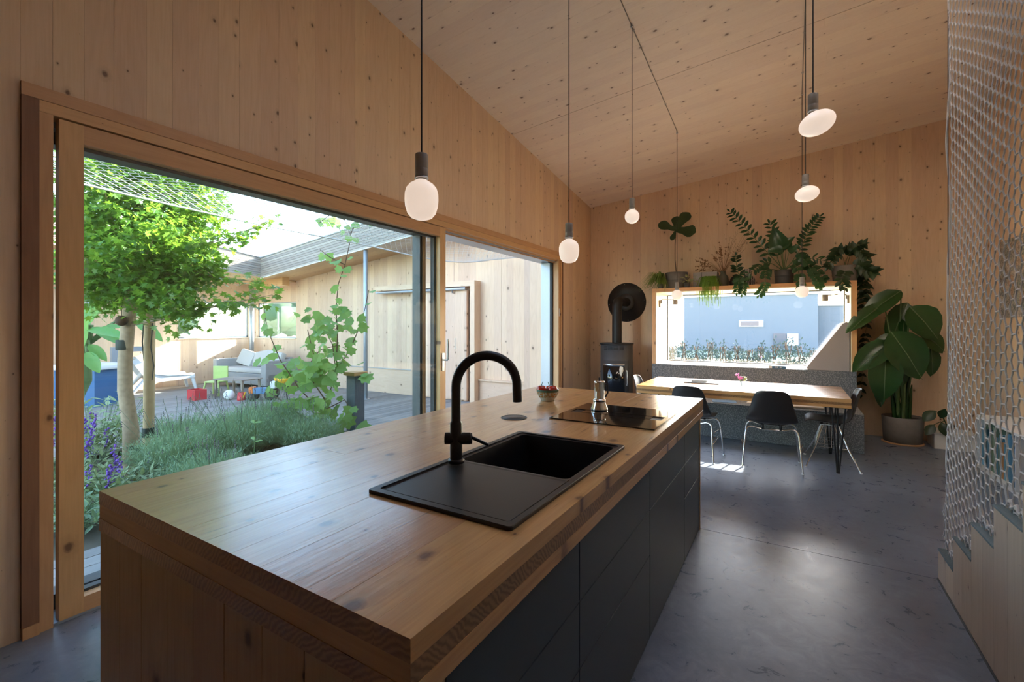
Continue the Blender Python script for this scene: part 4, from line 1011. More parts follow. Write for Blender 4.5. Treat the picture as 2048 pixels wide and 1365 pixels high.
sleaf((1802, 582), (1722, 632), 7.25, 7.05, 46)
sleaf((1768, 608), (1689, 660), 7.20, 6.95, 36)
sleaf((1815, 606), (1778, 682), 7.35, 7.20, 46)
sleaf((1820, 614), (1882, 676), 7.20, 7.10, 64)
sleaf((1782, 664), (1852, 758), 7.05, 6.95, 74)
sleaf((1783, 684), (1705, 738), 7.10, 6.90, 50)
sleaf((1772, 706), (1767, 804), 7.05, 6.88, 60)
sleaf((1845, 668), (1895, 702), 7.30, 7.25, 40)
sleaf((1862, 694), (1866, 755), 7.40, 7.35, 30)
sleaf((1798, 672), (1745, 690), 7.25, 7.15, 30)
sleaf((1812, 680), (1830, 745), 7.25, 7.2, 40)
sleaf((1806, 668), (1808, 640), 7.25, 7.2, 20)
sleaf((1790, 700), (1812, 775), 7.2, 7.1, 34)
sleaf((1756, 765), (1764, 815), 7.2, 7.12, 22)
for k in range(9):
    a = rp.uniform(0, 6.28); r_ = rp.uniform(.02, .09); h_ = rp.uniform(.35, .62)
    MB().tube([(r_*math.cos(a), r_*math.sin(a), .29), (r_*math.cos(a)*1.2, r_*math.sin(a)*1.2, .29+h_*.5), (r_*math.cos(a)*1.5, r_*math.sin(a)*1.3, .29+h_)], [.026, .022, .006], 8).obj('leaf_sheath', M['strel'], sp_)
# small low plant with round leaves beside it
lo = thing('trailing_pot_plant', 'small plant with drooping round leaves on the white box', 'plant', (1.56, 7.22, .191))
pot(lo, .05, .065, .09, M['darkpot']); lb = Vector((1.56, 7.22, .191))
for (bpx, tpx, w_) in (((1870, 822), (1846, 842), .16), ((1868, 850), (1852, 870), .12), ((1882, 846), (1893, 872), .13), ((1880, 836), (1890, 820), .12)):
    b = aty(*bpx, 7.16)-lb; t = aty(*tpx, 7.08)-lb; leaf(lo, 'oval', 'mon', b, t-b, max((t-b).length, .13), (0, -.8, .5), squash=1.3)
    MB().tube([(0, 0, .07), b*.5+Vector((0, 0, .08)), b], .004, 6).obj('stem', M['stem'], lo)

# ---- things on the shelf over the window box (top at z = 2.0)
ZS = 2.0005
def sx(px, Y=7.32): return aty(px, 575, Y).x
# spider plant in a small pot
X0 = sx(1322); sd = thing('spider_plant', 'grassy trailing plant in a small grey pot at the left end of the shelf', 'plant', (X0, 7.30, ZS))
pot(sd, .036, .05, .085, M['concpot'], n=24); rg = random.Random(8)
mb = MB()
for k in range(190):
    a = rg.uniform(0, 6.28); d = Vector((math.cos(a)-.45, math.sin(a)-.35, 0)); ln = rg.uniform(.22, .52); h_ = rg.uniform(.10, .22)
    p0 = Vector((rg.uniform(-.02, .02), rg.uniform(-.02, .02), .07)); pts = []
    for j in range(7):
        t = j/6; q = p0+d*ln*.55*t+Vector((0, 0, h_*math.sin(min(1, t*1.6)*math.pi*.62)-ln*.95*max(0, t-.35)**1.5))
        if q.y > .27: q.y = .27
        if q.z < .01 and q.y > -.22: q.y = -.22-rg.uniform(0, .03)
        pts.append(q)
    s_ = d.cross(Vector((0, 0, 1))).normalized()*rg.uniform(.0035, .006); vs_ = []
    for j, q in enumerate(pts): w_ = 1-(j/6)**3*.9; vs_ += [q-s_*w_, q+s_*w_]
    mb.add(vs_, [(2*j, 2*j+1, 2*j+3, 2*j+2) for j in range(6)], True)
mb.obj('blades', M['grass'], sd, kind='stuff')
# fiddle leaf fig
X1 = sx(1353, 7.40); fg = thing('fiddle_leaf_fig', 'thin bare stemmed fig with four big dark leaves in a wide grey pot', 'plant', (X1, 7.40, ZS)); fb = Vector((X1, 7.40, ZS))
pot(fg, .150, .165, .255, M['concpot']); MB().lathe([(.1595, .128), (.1600, .130), (.1610, .132)], 36).obj('pot_seam', M['darkpot'], fg)
tip = aty(1352, 462, 7.40)-fb
MB().tube([(0, 0, .22), aty(1350, 520, 7.40)-fb, aty(1350, 490, 7.41)-fb, tip], [.007, .006, .006, .005], 8).obj('stem', M['twig'], fg)
for tpx, w_, yt in (((1316, 447), .9, 7.35), ((1378, 424), .95, 7.42), ((1391, 464), 1.15, 7.33), ((1343, 482), .75, 7.32), ((1352, 432), .8, 7.5)):
    t = aty(*tpx, yt)-fb; leaf(fg, 'fiddle', 'fig', tip+Vector((rg.uniform(-.008, .008), 0, .01)), t-tip, (t-tip).length, (0, -.9, .45), squash=w_)
# variegated plant
X2 = sx(1374, 7.18); vg = thing('variegated_plant', 'small cream and green variegated plant in front of the fig pot', 'plant', (X2, 7.17, ZS)); pot(vg, .035, .045, .07, M['darkpot'], n=24)
for k in range(40):
    a = rg.uniform(0, 6.28); e_ = rg.uniform(.2, 1.1); d = Vector((math.cos(a)*math.cos(e_), math.sin(a)*math.cos(e_)-.25, math.sin(e_)))
    p0 = Vector((0, 0, .06))+d*rg.uniform(.03, .12); p0.x += .03; leaf(vg, 'oval', 'varieg', p0, d+Vector((0, 0, -.5)), rg.uniform(.05, .075), squash=.9)
MB().tube([(0, 0, .05), (.02, -.02, .12), (.05, -.04, .16)], .003, 6).obj('stem', M['stem'], vg)
# pale crate
X3 = sx(1412, 7.45); cr_ = thing('pale_planter_box', 'pale grey fibre cement planter box at the back of the shelf', 'planter', (X3, 7.45, ZS))
MB().box(-.165, -.045, -.11, .11, 0, .235).box(-.04, .165, -.11, .11, .118, .235).box(-.04, .165, -.11, .11, 0, .112).obj('body', plain('pale_fibre_cement', (.40,.36,.34), .8, var=.1), cr_)
MB().box(-.06, .06, -.113, -.1105, .12, .128).obj('slot', M['gasket'], cr_)
# fern
X4 = sx(1416, 7.15); fe = thing('hanging_fern', 'bright green fern with fronds spilling over the shelf edge', 'plant', (X4, 7.19, ZS)); pot(fe, .045, .055, .075, M['darkpot'], n=24)
FR = []
def frond_mesh(nm, seed):
    r = random.Random(seed); mb = MB(); n = 22
    for j in range(n):
        t = j/n; w_ = .055*(1-t)**.7+.004
        p = Vector((0, t, -.03*t))
        for s in (-1, 1):
            q = p+Vector((s*w_, .015, -.008+r.uniform(-.012, .012))); mb.add([p, p+Vector((s*w_*.4, .022, 0)), q, p+Vector((s*w_*.4, -.012, 0))], [(0, 1, 2, 3)])
    mb.tube([(0, 0, 0), (0, .5, -.008), (0, 1, -.03)], .003, 4); return mb.mesh(nm)
fms = [frond_mesh('fern_frond', k) for k in range(3)]
for m_ in fms: m_.materials.append(M['fern'])
def bend_frond(p0, d_out, ln, drop, nm, par, mat, w=1.0, seg=16):
    """frond that arches out then hangs"""
    mb = MB(); pts = []
    for j in range(seg+1):
        t = j/seg; pts.append(p0+d_out*ln*.42*math.sin(min(1, t*1.3)*math.pi/2)+Vector((0, 0, .045*math.sin(min(1, t*2)*math.pi)*(1 if t < .5 else 0)-drop*max(0, t-.22)**1.25)))
    for j in range(seg):
        a, b = pts[j], pts[j+1]; tg = (b-a).normalized(); s_ = tg.cross(Vector((d_out.x, d_out.y, .6))).normalized(); wj = .032*w*(1-j/seg)**.6+.005
        for h in (0, .5):
            c_ = a.lerp(b, h)
            for s in (-1, 1): mb.add([c_, c_+s_*s*wj*.5+tg*.006, c_+s_*s*wj+tg*.004-Vector((0, 0, .003)), c_+s_*s*wj*.5-tg*.004], [(0, 1, 2, 3)])
    mb.tube(pts, .0016, 4); return mb.obj(nm, M[mat], par)
for k in range(72):
    a = rg.uniform(math.pi*.9, math.pi*2.1); d = Vector((math.cos(a)*1.0, math.sin(a)*.40-.22, .12)); ln = rg.uniform(.16, .34)
    bend_frond(Vector((rg.uniform(-.05, .05), rg.uniform(-.04, .01), .10)), d, ln, rg.uniform(.22, .46) if k % 6 else rg.uniform(.48, .60), 'frond', fe, 'fern')
# olive vase with dried stems
X5 = sx(1446, 7.38); ov = thing('stoneware_vase', 'olive brown stoneware bottle vase on the shelf', 'vase', (X5, 7.38, ZS))
MB().lathe([(0, 0), (.068, 0), (.075, .01), (.078, .09), (.070, .15), (.045, .185), (.034, .20), (.034, .232), (.038, .238), (.030, .238), (.028, .20), (0, .19)], 36).obj('body', M['olive'], ov)
db = thing('dried_bouquet', 'bouquet of dried brown seed heads and twigs standing in the stoneware vase', 'dried flowers', (X5, 7.38, ZS)); mb = MB(); ms = MB()
for k in range(46):
    right = k % 2; a = rg.uniform(.15, .75) if right else rg.uniform(-1.15, .1)
    ln = rg.uniform(.30, .62) if right else rg.uniform(.22, .46)
    d = Vector((math.sin(a), rg.uniform(-.35, .15), math.cos(a))); p0 = Vector((rg.uniform(-.015, .015), rg.uniform(-.015, .015), .21)); p1 = p0+d*ln*.5; p2 = p0+d*ln+Vector((0, 0, 0 if right else -.09*abs(a)))
    if p2.y > .2: p2.y = .2
    mb.tube([p0, p1, p2], [.0016, .0013, .0009], 4)
    for j in range(4 if right else 7):
        q = p1.lerp(p2, rg.uniform(.3, 1.0))+Vector((rg.uniform(-.012, .012), rg.uniform(-.012, .012), rg.uniform(-.012, .012)))
        ms.sphere(q, rg.uniform(.003, .005) if right else rg.uniform(.006, .011), None, .009 if not right else .004, n=5, m=4)
mb.obj('twigs', M['dried'], db, kind='stuff'); ms.obj('seed_heads', M['dried'], db, kind='stuff')
# dark jug with trailing zz, striped vase
X6 = sx(1470, 7.30); jg = thing('dark_jug', 'black rounded jug on the shelf behind hanging leaves', 'jug', (X6, 7.34, ZS)); MB().lathe([(0, 0), (.06, 0), (.075, .02), (.078, .07), (.06, .125), (.03, .15), (.026, .17), (0, .165)], 30).obj('body', M['black'], jg)
MB().tube([(.028, 0, .158), (.075, 0, .15), (.085, 0, .11), (.070, 0, .08)], .007, 8).obj('handle', M['black'], jg)
X7 = sx(1496, 7.40); sv = thing('striped_vase', 'rounded vase with white wavy stripes on dark glaze', 'vase', (X7, 7.42, ZS)); MB().lathe([(0, 0), (.06, 0), (.088, .04), (.092, .09), (.075, .13), (.05, .155), (.045, .20), (.05, .25), (.042, .25), (.038, .16), (0, .15)], 36).obj('body', M['stripe'], sv)
# zz plant
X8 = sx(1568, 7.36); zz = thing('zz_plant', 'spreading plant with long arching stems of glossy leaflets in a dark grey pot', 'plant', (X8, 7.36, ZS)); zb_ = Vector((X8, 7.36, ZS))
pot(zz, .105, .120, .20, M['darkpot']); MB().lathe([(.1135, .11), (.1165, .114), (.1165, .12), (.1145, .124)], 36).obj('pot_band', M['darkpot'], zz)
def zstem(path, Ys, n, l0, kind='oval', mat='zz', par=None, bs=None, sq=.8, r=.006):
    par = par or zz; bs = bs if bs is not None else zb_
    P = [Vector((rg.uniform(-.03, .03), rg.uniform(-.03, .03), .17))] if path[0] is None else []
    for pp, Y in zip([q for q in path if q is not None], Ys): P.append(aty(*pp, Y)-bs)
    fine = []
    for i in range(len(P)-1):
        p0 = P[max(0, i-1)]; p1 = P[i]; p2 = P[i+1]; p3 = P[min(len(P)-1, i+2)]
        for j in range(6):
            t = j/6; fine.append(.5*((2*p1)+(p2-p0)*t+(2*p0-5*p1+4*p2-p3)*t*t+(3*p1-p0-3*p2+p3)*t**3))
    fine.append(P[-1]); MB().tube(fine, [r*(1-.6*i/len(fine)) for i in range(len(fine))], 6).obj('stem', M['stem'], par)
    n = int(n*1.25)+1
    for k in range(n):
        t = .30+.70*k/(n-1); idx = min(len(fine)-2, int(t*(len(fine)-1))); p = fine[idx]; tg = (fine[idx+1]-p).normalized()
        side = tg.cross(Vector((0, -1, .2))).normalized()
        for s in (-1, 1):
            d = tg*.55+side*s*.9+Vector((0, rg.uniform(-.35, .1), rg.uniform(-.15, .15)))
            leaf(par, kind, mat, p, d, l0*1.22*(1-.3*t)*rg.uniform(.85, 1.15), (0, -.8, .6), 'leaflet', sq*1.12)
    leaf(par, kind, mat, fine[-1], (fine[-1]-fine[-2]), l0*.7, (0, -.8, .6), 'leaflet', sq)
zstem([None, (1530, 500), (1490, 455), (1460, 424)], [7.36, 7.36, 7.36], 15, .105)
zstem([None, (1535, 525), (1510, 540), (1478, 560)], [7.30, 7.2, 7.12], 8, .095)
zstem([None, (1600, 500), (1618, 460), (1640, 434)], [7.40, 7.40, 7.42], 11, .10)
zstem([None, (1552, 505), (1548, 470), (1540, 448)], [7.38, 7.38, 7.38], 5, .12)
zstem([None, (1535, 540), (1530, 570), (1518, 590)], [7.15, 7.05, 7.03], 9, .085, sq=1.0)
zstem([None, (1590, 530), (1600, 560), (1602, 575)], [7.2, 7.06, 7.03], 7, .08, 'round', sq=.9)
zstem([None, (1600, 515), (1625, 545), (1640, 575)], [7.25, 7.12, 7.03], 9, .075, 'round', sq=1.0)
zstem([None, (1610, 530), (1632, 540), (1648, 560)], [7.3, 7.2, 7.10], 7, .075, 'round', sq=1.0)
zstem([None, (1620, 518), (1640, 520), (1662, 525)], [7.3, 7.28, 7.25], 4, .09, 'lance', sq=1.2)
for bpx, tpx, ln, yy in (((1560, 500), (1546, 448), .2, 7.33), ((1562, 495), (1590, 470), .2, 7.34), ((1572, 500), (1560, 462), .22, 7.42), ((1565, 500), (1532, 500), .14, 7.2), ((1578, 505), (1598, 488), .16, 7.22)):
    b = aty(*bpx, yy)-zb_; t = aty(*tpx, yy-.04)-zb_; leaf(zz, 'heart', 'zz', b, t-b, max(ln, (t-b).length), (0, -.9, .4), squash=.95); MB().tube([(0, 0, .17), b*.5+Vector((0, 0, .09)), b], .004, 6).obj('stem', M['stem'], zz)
# trailing leaves in front of jug
X9 = sx(1484, 7.2); tr_ = thing('trailing_foliage_plant', 'small dark plant with hanging leafy strands between jug and striped vase', 'plant', (X9, 7.24, ZS)); tb_ = Vector((X9, 7.24, ZS)); pot(tr_, .03, .04, .06, M['darkpot'], n=24)
zstem([(1484, 560), (1474, 540), (1472, 512)], [7.24, 7.24, 7.24], 5, .09, 'oval', 'mon', tr_, tb_, .9)
zstem([(1482, 555), (1478, 562), (1474, 585)], [7.2, 7.06, 7.03], 7, .085, 'oval', 'zz', tr_, tb_, 1.0)
zstem([(1486, 555), (1488, 565), (1484, 588)], [7.2, 7.06, 7.03], 6, .08, 'oval', 'zz', tr_, tb_, 1.0)
# swiss cheese vine
X10 = sx(1690, 7.40); mv = thing('cheese_vine', 'dark swiss cheese vine spilling from a big grey pot, right end of the shelf', 'plant', (X10, 7.40, ZS)); mvb = Vector((X10, 7.40, ZS))
pot(mv, .13, .15, .215, M['concpot'])
zstem([None, (1700, 505), (1715, 500), (1735, 515)], [7.38, 7.35, 7.3], 8, .12, 'heart', 'mon', mv, mvb, .8, .004)
zstem([None, (1680, 500), (1672, 510), (1655, 535)], [7.35, 7.28, 7.22], 7, .11, 'heart', 'mon', mv, mvb, .8, .004)
zstem([None, (1715, 530), (1735, 540), (1748, 545)], [7.3, 7.25, 7.22], 6, .13, 'heart', 'mon', mv, mvb, .85, .004)
zstem([None, (1722, 545), (1728, 590), (1724, 650)], [7.35, 7.40, 7.50], 10, .10, 'heart', 'mon', mv, mvb, .8, .004)
zstem([None, (1730, 560), (1733, 640), (1728, 700), (1722, 790)], [7.40, 7.45, 7.52, 7.54], 12, .085, 'heart', 'mon', mv, mvb, .8, .003)
zstem([None, (1690, 545), (1683, 560), (1690, 575)], [7.22, 7.08, 7.04], 5, .10, 'oval', 'mon', mv, mvb, 1.0, .004)
zstem([None, (1705, 500), (1722, 490), (1728, 488)], [7.36, 7.34, 7.33], 4, .10, 'heart', 'mon', mv, mvb, .8, .004)

# ================================================================== COURTYARD
ZD = -.02
gr = struct(MB().add([(-160, -120, -.42), (160, -120, -.42), (160, 220, -.42), (-160, 220, -.42)], [(0, 1, 2, 3)]).obj('ground', M['lawn']))
CX, CYB = -12.75, 7.2
deck = semp('deck', 'weathered grey timber decking of the courtyard')
rd = random.Random(33)
BEDX0, BEDX1, BEDY0, BEDY1 = -6.7, -3.98, -2.0, 4.25
for (a, b) in widths(CX+.02, -3.36, .138, .1381, 81):
    b -= .007; dz = rd.uniform(-.0015, .0015)
    segs = [(-2.5, CYB-.01)]
    if b > BEDX0 and a < BEDX1: segs = [(BEDY1, CYB-.01)]
    for y0, y1 in segs: MB().box(a, b, y0, y1, ZD-.03, ZD+dz).obj('deck_board', M['decking'], deck)
MB().box(CX, -3.36, -2.6, CYB, -.40, -.30).obj('deck_base', M['earth'], deck)
bed = struct(MB().box(BEDX0-.02, BEDX1+.02, BEDY0, BEDY1, -.299, -.09).obj('planting_bed', M['earth']))
# facing wall of the far wing with window, plinth, barn door
cw = semp('courtyard_wall', 'pale spruce clad courtyard wall')
topB = lambda x: 2.70+.105*(x+10.5)
WBX0, WBX1, WBZ0, WBZ1 = -12.62, -10.83, 1.12, 2.07
for (a, b) in ((-12.75, WBX0), (WBX0, WBX1), (WBX1, -9.6), (-9.6, -8.3), (-8.3, -7.0), (-7.0, -5.7), (-5.7, -4.6), (-4.6, -3.36)):
    segs = [(ZD-.3, None)] if (a, b) != (WBX0, WBX1) else [(ZD-.3, WBZ0), (WBZ1, None)]
    for z0, z1 in segs:
        MB().prism([(a, z0), (b-.004, z0), (b-.004, z1 or topB(b)+.3), (a, z1 or topB(a)+.3)], 1, CYB, CYB+.2).obj('wall_panel', M['outB'], cw)
topC = lambda y: 2.78+.10*(7.2-y)
WCY0, WCY1 = 5.36, 7.08
for (a, b) in ((-3.0, -1.2), (-1.2, .2), (.2, 1.5), (1.5, 2.8), (2.8, 4.1), (4.1, WCY0), (WCY0, WCY1), (WCY1, 7.4)):
    segs = [(ZD-.3, None)] if (a, b) != (WCY0, WCY1) else [(ZD-.3, 1.13), (2.05, None)]
    for z0, z1 in segs:
        MB().prism([(a, z0), (b-.004, z0), (b-.004, z1 or topC(b)+.3), (a, z1 or topC(a)+.3)], 0, CX-.2, CX).obj('wall_panel', M['outC'], cw)
for nm, lab, bxs, pane in (('window_5', 'courtyard corner window in the facing wall', (0, WBX0, WBX1, WBZ0, WBZ1), None), ('window_6', 'courtyard corner window in the side wall', (1, WCY0, WCY1, 1.13, 2.05), None)):
    e = semp(nm, lab); ax, a0, a1, z0, z1 = bxs; mb = MB(); t = .035
    def bxx(u0, u1, v0, v1, d0, d1):
        return (u0, u1, CYB+d0, CYB+d1, v0, v1) if ax == 0 else (CX-d1, CX-d0, u0, u1, v0, v1)
    mb.box(*bxx(a0, a0+t, z0, z1, .08, .14)).box(*bxx(a1-t, a1, z0, z1, .08, .14)).box(*bxx(a0, a1, z0, z0+t, .08, .14)).box(*bxx(a0, a1, z1-t, z1, .08, .14)); mb.obj('frame', M['alu'], e)
    MB().box(*bxx(a0-.02, a1+.02, z0-.02, z0, -.03, .14)).obj('sill', M['reveal'], e)
    MB().box(*bxx(a0+t, a1-t, z0+t, z1-t, .10, .108)).obj('pane', M['glassC'], e)
pl_ = struct(MB().box(-9.6, -5.36, CYB-.06, CYB-.002, ZD, .50).obj('trim_2', M['outH'])); MB().box(-9.6, -5.36, CYB-.075, CYB-.002, .501, .515).obj('cap', M['galv'], pl_)
pl2 = struct(MB().box(-5.05, -3.37, CYB-.06, CYB-.002, ZD, .40).obj('trim_3', M['outH'])); MB().box(-5.05, -3.37, CYB-.10, CYB-.002, .401, .425).obj('cap', M['outH'], pl2)
# barn door
bd = semp('door_1', 'spruce sliding barn door hung on a steel rail')
MB().box(-6.75, -5.36, CYB-.115, CYB-.065, ZD+.03, 2.12).obj('leaf', M['outB'], bd)
MB().box(-5.36, -5.31, CYB-.125, CYB-.06, ZD+.03, 2.12).obj('edge_batten', M['outC'], bd)
MB().tube([(-7.72, CYB-.17, 2.15), (-5.30, CYB-.17, 2.15)], .026, 14).obj('rail', M['galv'], bd)
for x in (-6.4, -5.62): MB().tube([(x, CYB-.17, 2.15), (x, CYB-.17, 2.08), (x, CYB-.12, 2.08)], .016, 8).obj('hanger', M['steel'], bd)
MB().box(-5.60, -5.575, CYB-.125, CYB-.116, .98, 1.20).obj('pull_handle', M['steel'], bd)
MB().tube([(-5.47, CYB-.13, .08), (-5.47, CYB-.13, .50)], .010, 8).obj('shoot_bolt', M['steel'], bd)
t4 = struct(MB().box(-7.75, -5.07, CYB-.20, CYB-.001, 2.19, 2.29).obj('trim_4', M['outH']))
MB().box(-5.17, -5.07, CYB-.20, CYB-.001, ZD, 2.189).obj('post', M['outB'], t4); MB().box(-5.29, -5.175, CYB-.055, CYB-.001, ZD, 2.05).obj('post', M['outB'], t4)
# return post next to the open doorway
struct(MB().box(-3.74, -3.40, 6.55, 6.80, ZD, 3.0).obj('trim_5', M['outB']))
# roofs: fascia boards, soffit, capping
def fascia(name, fn_bot, fn_top, a0, a1, mk, mat, nb=9):
    e = semp(name, 'weathered horizontal slat fascia of the far wing')
    for k in range(nb):
        t0, t1 = k/nb, (k+1)/nb-.012
        pts = []
        mk_ = []
        for a in (a0, a1):
            zb, zt = fn_bot(a), fn_top(a); mk_.append((zb+(zt-zb)*t0, zb+(zt-zb)*t1))
        vs_ = [mk(a0, mk_[0][0], 0), mk(a1, mk_[1][0], 0), mk(a1, mk_[1][1], 0), mk(a0, mk_[0][1], 0), mk(a0, mk_[0][0], 1), mk(a1, mk_[1][0], 1), mk(a1, mk_[1][1], 1), mk(a0, mk_[0][1], 1)]
        MB().add(vs_, [(0,3,2,1),(4,5,6,7),(0,1,5,4),(1,2,6,5),(2,3,7,6),(3,0,4,7)]).obj('slat', mat, e)
    return e
fbB = lambda x: 2.585+.107*(x+10.7); ftB = lambda x: 3.06+.112*(x+10.7)
fB = fascia('fascia_facing', fbB, ftB, -10.78, -3.40, lambda a, z, k: (a, 6.25+.03*k, z), M['slat'])
fbC = lambda y: 2.60+.062*(6.25-y); ftC = lambda y: 3.06+.115*(6.25-y)
fC = fascia('fascia_side', fbC, ftC, -2.6, 6.28, lambda a, z, k: (-10.78-.03*k, a, z), M['slatC'])
def slab(name, pts, t, mat, parent=None):
    vs_ = [Vector(p) for p in pts]; mb = MB(); mb.add([tuple(p) for p in vs_]+[(p.x, p.y, p.z+t) for p in vs_], [(0,3,2,1),(4,5,6,7),(0,1,5,4),(1,2,6,5),(2,3,7,6),(3,0,4,7)]); return mb.obj(name, mat, parent)
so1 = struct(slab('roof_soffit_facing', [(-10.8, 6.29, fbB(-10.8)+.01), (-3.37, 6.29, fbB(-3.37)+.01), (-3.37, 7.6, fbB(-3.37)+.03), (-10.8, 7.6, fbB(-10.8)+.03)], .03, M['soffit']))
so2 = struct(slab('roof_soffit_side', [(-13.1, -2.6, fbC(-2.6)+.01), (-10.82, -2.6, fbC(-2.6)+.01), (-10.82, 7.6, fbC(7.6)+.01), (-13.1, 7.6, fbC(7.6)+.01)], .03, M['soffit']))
rf1 = struct(slab('roof_facing', [(-10.8, 6.30, ftB(-10.8)-.03), (-3.37, 6.30, ftB(-3.37)-.03), (-3.37, 8.2, ftB(-3.37)-.03), (-10.8, 8.2, ftB(-10.8)-.03)], .05, M['galv']))
MB().tube([(-10.8, 6.245, ftB(-10.8)+.01), (-3.4, 6.245, ftB(-3.4)+.01)], .022, 8).obj('capping', M['galv'], rf1)
MB().tube([(-10.8, 6.245, fbB(-10.8)-.008), (-3.4, 6.245, fbB(-3.4)-.008)], .010, 8).obj('drip_edge', M['white'], rf1)
rf2 = struct(slab('roof_side', [(-13.2, -2.6, ftC(-2.6)-.03), (-10.84, -2.6, ftC(-2.6)-.03), (-10.84, 8.2, ftC(8.2)-.03), (-13.2, 8.2, ftC(8.2)-.03)], .05, M['galv']))
MB().tube([(-10.775, -2.6, ftC(-2.6)+.01), (-10.775, 6.25, ftC(6.25)+.01)], .022, 8).obj('capping', M['galv'], rf2)
struct(MB().box(-11.9, -10.50, 6.62, 6.80, 2.42, 2.64).obj('roof_beam', M['darkpost'] if False else M['frameX']))
def post(x, y, zt, r, lab):
    e = thing('steel_post', lab, 'post', (x, y, ZD)); MB().lathe([(0, 0), (r, 0), (r, zt), (0, zt)], 20).obj('tube', M['galv'], e); MB().lathe([(0, 0), (r*1.8, 0), (r*1.8, .012), (r, .012)], 20).obj('foot_plate', M['galv'], e)
post(-7.22, 6.30, fbB(-7.22)+.01, .042, 'slim galvanised steel post carrying the facing roof edge')
post(-12.35, 6.92, 2.60, .055, 'steel post in the corner between the two courtyard windows')
post(-12.0, 3.45, 2.75, .055, 'steel post at the far left behind the banana plant')
# overhead white net
nt_ = thing('overhead_net', 'white net strung horizontally outside above the sliding glazing', 'net', (-3.375, .2, 2.62))
mb = MB(); NA, NB = 34, 140; LN = 6.7
def onp(i, j):
    u = i/NA; v = j/NB; wid = 1.30+.30*math.sin(v*math.pi)**1.0; y = v*LN
    sag = -.16*math.sin(u*math.pi*.5)*math.sin(min(1, v*1.02)*math.pi)**.6*.5 - (.14*u*max(0, (v-.55)/.45)*math.sin(max(0, (v-.55)/.45)*math.pi))
    return Vector((-u*wid, y, sag+.0))
def rope2(a, b, r):
    t = (b-a).normalized(); s_ = t.orthogonal().normalized(); u_ = t.cross(s_); ring = [s_, -.5*s_+.87*u_, -.5*s_-.87*u_]
    mb.add([a+q*r for q in ring]+[b+q*r for q in ring], [(0,1,4,3),(1,2,5,4),(2,0,3,5)], True)
for j in range(NB):
    for i in range(NA):
        if (i+j) % 2 == 0:
            rope2(onp(i, j), onp(i+1, j+1), .0022); rope2(onp(i+1, j), onp(i, j+1), .0022) if False else None
        else: rope2(onp(i+1, j), onp(i, j+1), .0022)
mb.obj('mesh', M['netout'], nt_, kind='stuff')
MB().tube([onp(NA, j) for j in range(0, NB+1, 4)], .009, 6).obj('edge_rope', M['netout'], nt_)
# ---- trees and shrubs
def lobed(name, lobes, seed=0, depth=.55, fold=.15):
    """flat lobed leaf outline (maple, grape) fanned from its base, unit length"""
    pts = []; n = lobes
    for k in range(2*n+1):
        a = math.radians(-125+250*k/(2*n)); r = (.62 if k % 2 else .62*depth)
        if k == n: r = .66 if n % 2 else .66*depth
        pts.append((r*math.sin(a), .36+r*math.cos(a)))
    vs_ = [(0, 0, 0), (0, .38, -.02)] + [(x, y, abs(x)*fold-.06*y*y) for x, y in pts]
    fs = [(1, 2+k, 3+k) for k in range(len(pts)-1)] + [(0, 2, 1), (0, 1, 1+len(pts))]
    return [Vector(v) for v in vs_], fs
ML, MF = lobed('maple', 5, depth=.50)
def addleaf(mb, L, F, pos, d, s, up):
    Mx = orient(pos, d, up, s); mb.add([Mx @ v for v in L], F)
rt = random.Random(77)
TB = Vector((-5.69, 1.98, 0)); tree = thing('maple_tree', 'leafy young maple tree growing in the courtyard bed', 'tree', (TB.x, TB.y, -.09))
O = Vector((TB.x, TB.y, -.09)); DT = 4.65
tw = lambda px, py, dep=DT: atd(px, py, dep)-O
trunk = [Vector((0, 0, -.05)), tw(262, 860), tw(250, 780), tw(250, 720), tw(256, 650), tw(262, 600), tw(268, 540), tw(272, 470), tw(270, 400)]
MB().tube(trunk, [.075, .068, .062, .060, .058, .056, .045, .03, .015], 14).obj('trunk', M['bark'], tree)
ends = [(200, 340, 4.3), (230, 330, 4.8), (300, 330, 4.6), (360, 370, 4.9), (430, 400, 5.0), (540, 440, 4.9), (480, 470, 4.7), (420, 520, 4.6), (520, 565, 4.6), (545, 590, 4.5), (470, 600, 4.4), (350, 600, 4.3), (300, 590, 5.0), (190, 470, 4.4), (180, 560, 4.5), (200, 600, 4.7), (320, 450, 4.2), (240, 500, 4.1), (150, 400, 4.6), (120, 520, 4.7), (380, 460, 5.1), (300, 400, 5.2)]
mbr = MB(); fol = MB()
def spray(p, n, rad, s0=.045, s1=.082, flat=.75):
    for _ in range(int(n*1.7)):
        v = Vector((rt.gauss(0, 1), rt.gauss(0, 1), rt.gauss(0, 1)*flat)); v = v.normalized()*rad*rt.random()**.45
        q = p+v; d = Vector((rt.uniform(-1, 1), rt.uniform(-1, 1), rt.uniform(-1.3, .15))); addleaf(fol, ML, MF, q, d, rt.uniform(s0, s1), (rt.uniform(-.5, .5), rt.uniform(-.5, .5), 1))
for px, py, dep in ends:
    e = tw(px, py, dep); st_ = rt.choice(trunk[4:7]); mid = st_.lerp(e, .5)+Vector((0, 0, rt.uniform(-.05, .10)))
    path = [st_, st_.lerp(mid, .5)+Vector((rt.uniform(-.03, .03), rt.uniform(-.03, .03), 0)), mid, mid.lerp(e, .55), e]
    mbr.tube(path, [.020, .014, .010, .006, .003], 6)
    thin = px > 440
    for t in (.35, .5, .65, .8, .92, 1.0):
        q = (mid.lerp(e, (t-.5)*2) if t > .5 else st_.lerp(mid, t*2))
        if thin: spray(q, 16 if t < .6 else 10, .12 if t > .6 else .22, .05, .085)
        else: spray(q, 34, .26 if t < .9 else .20)
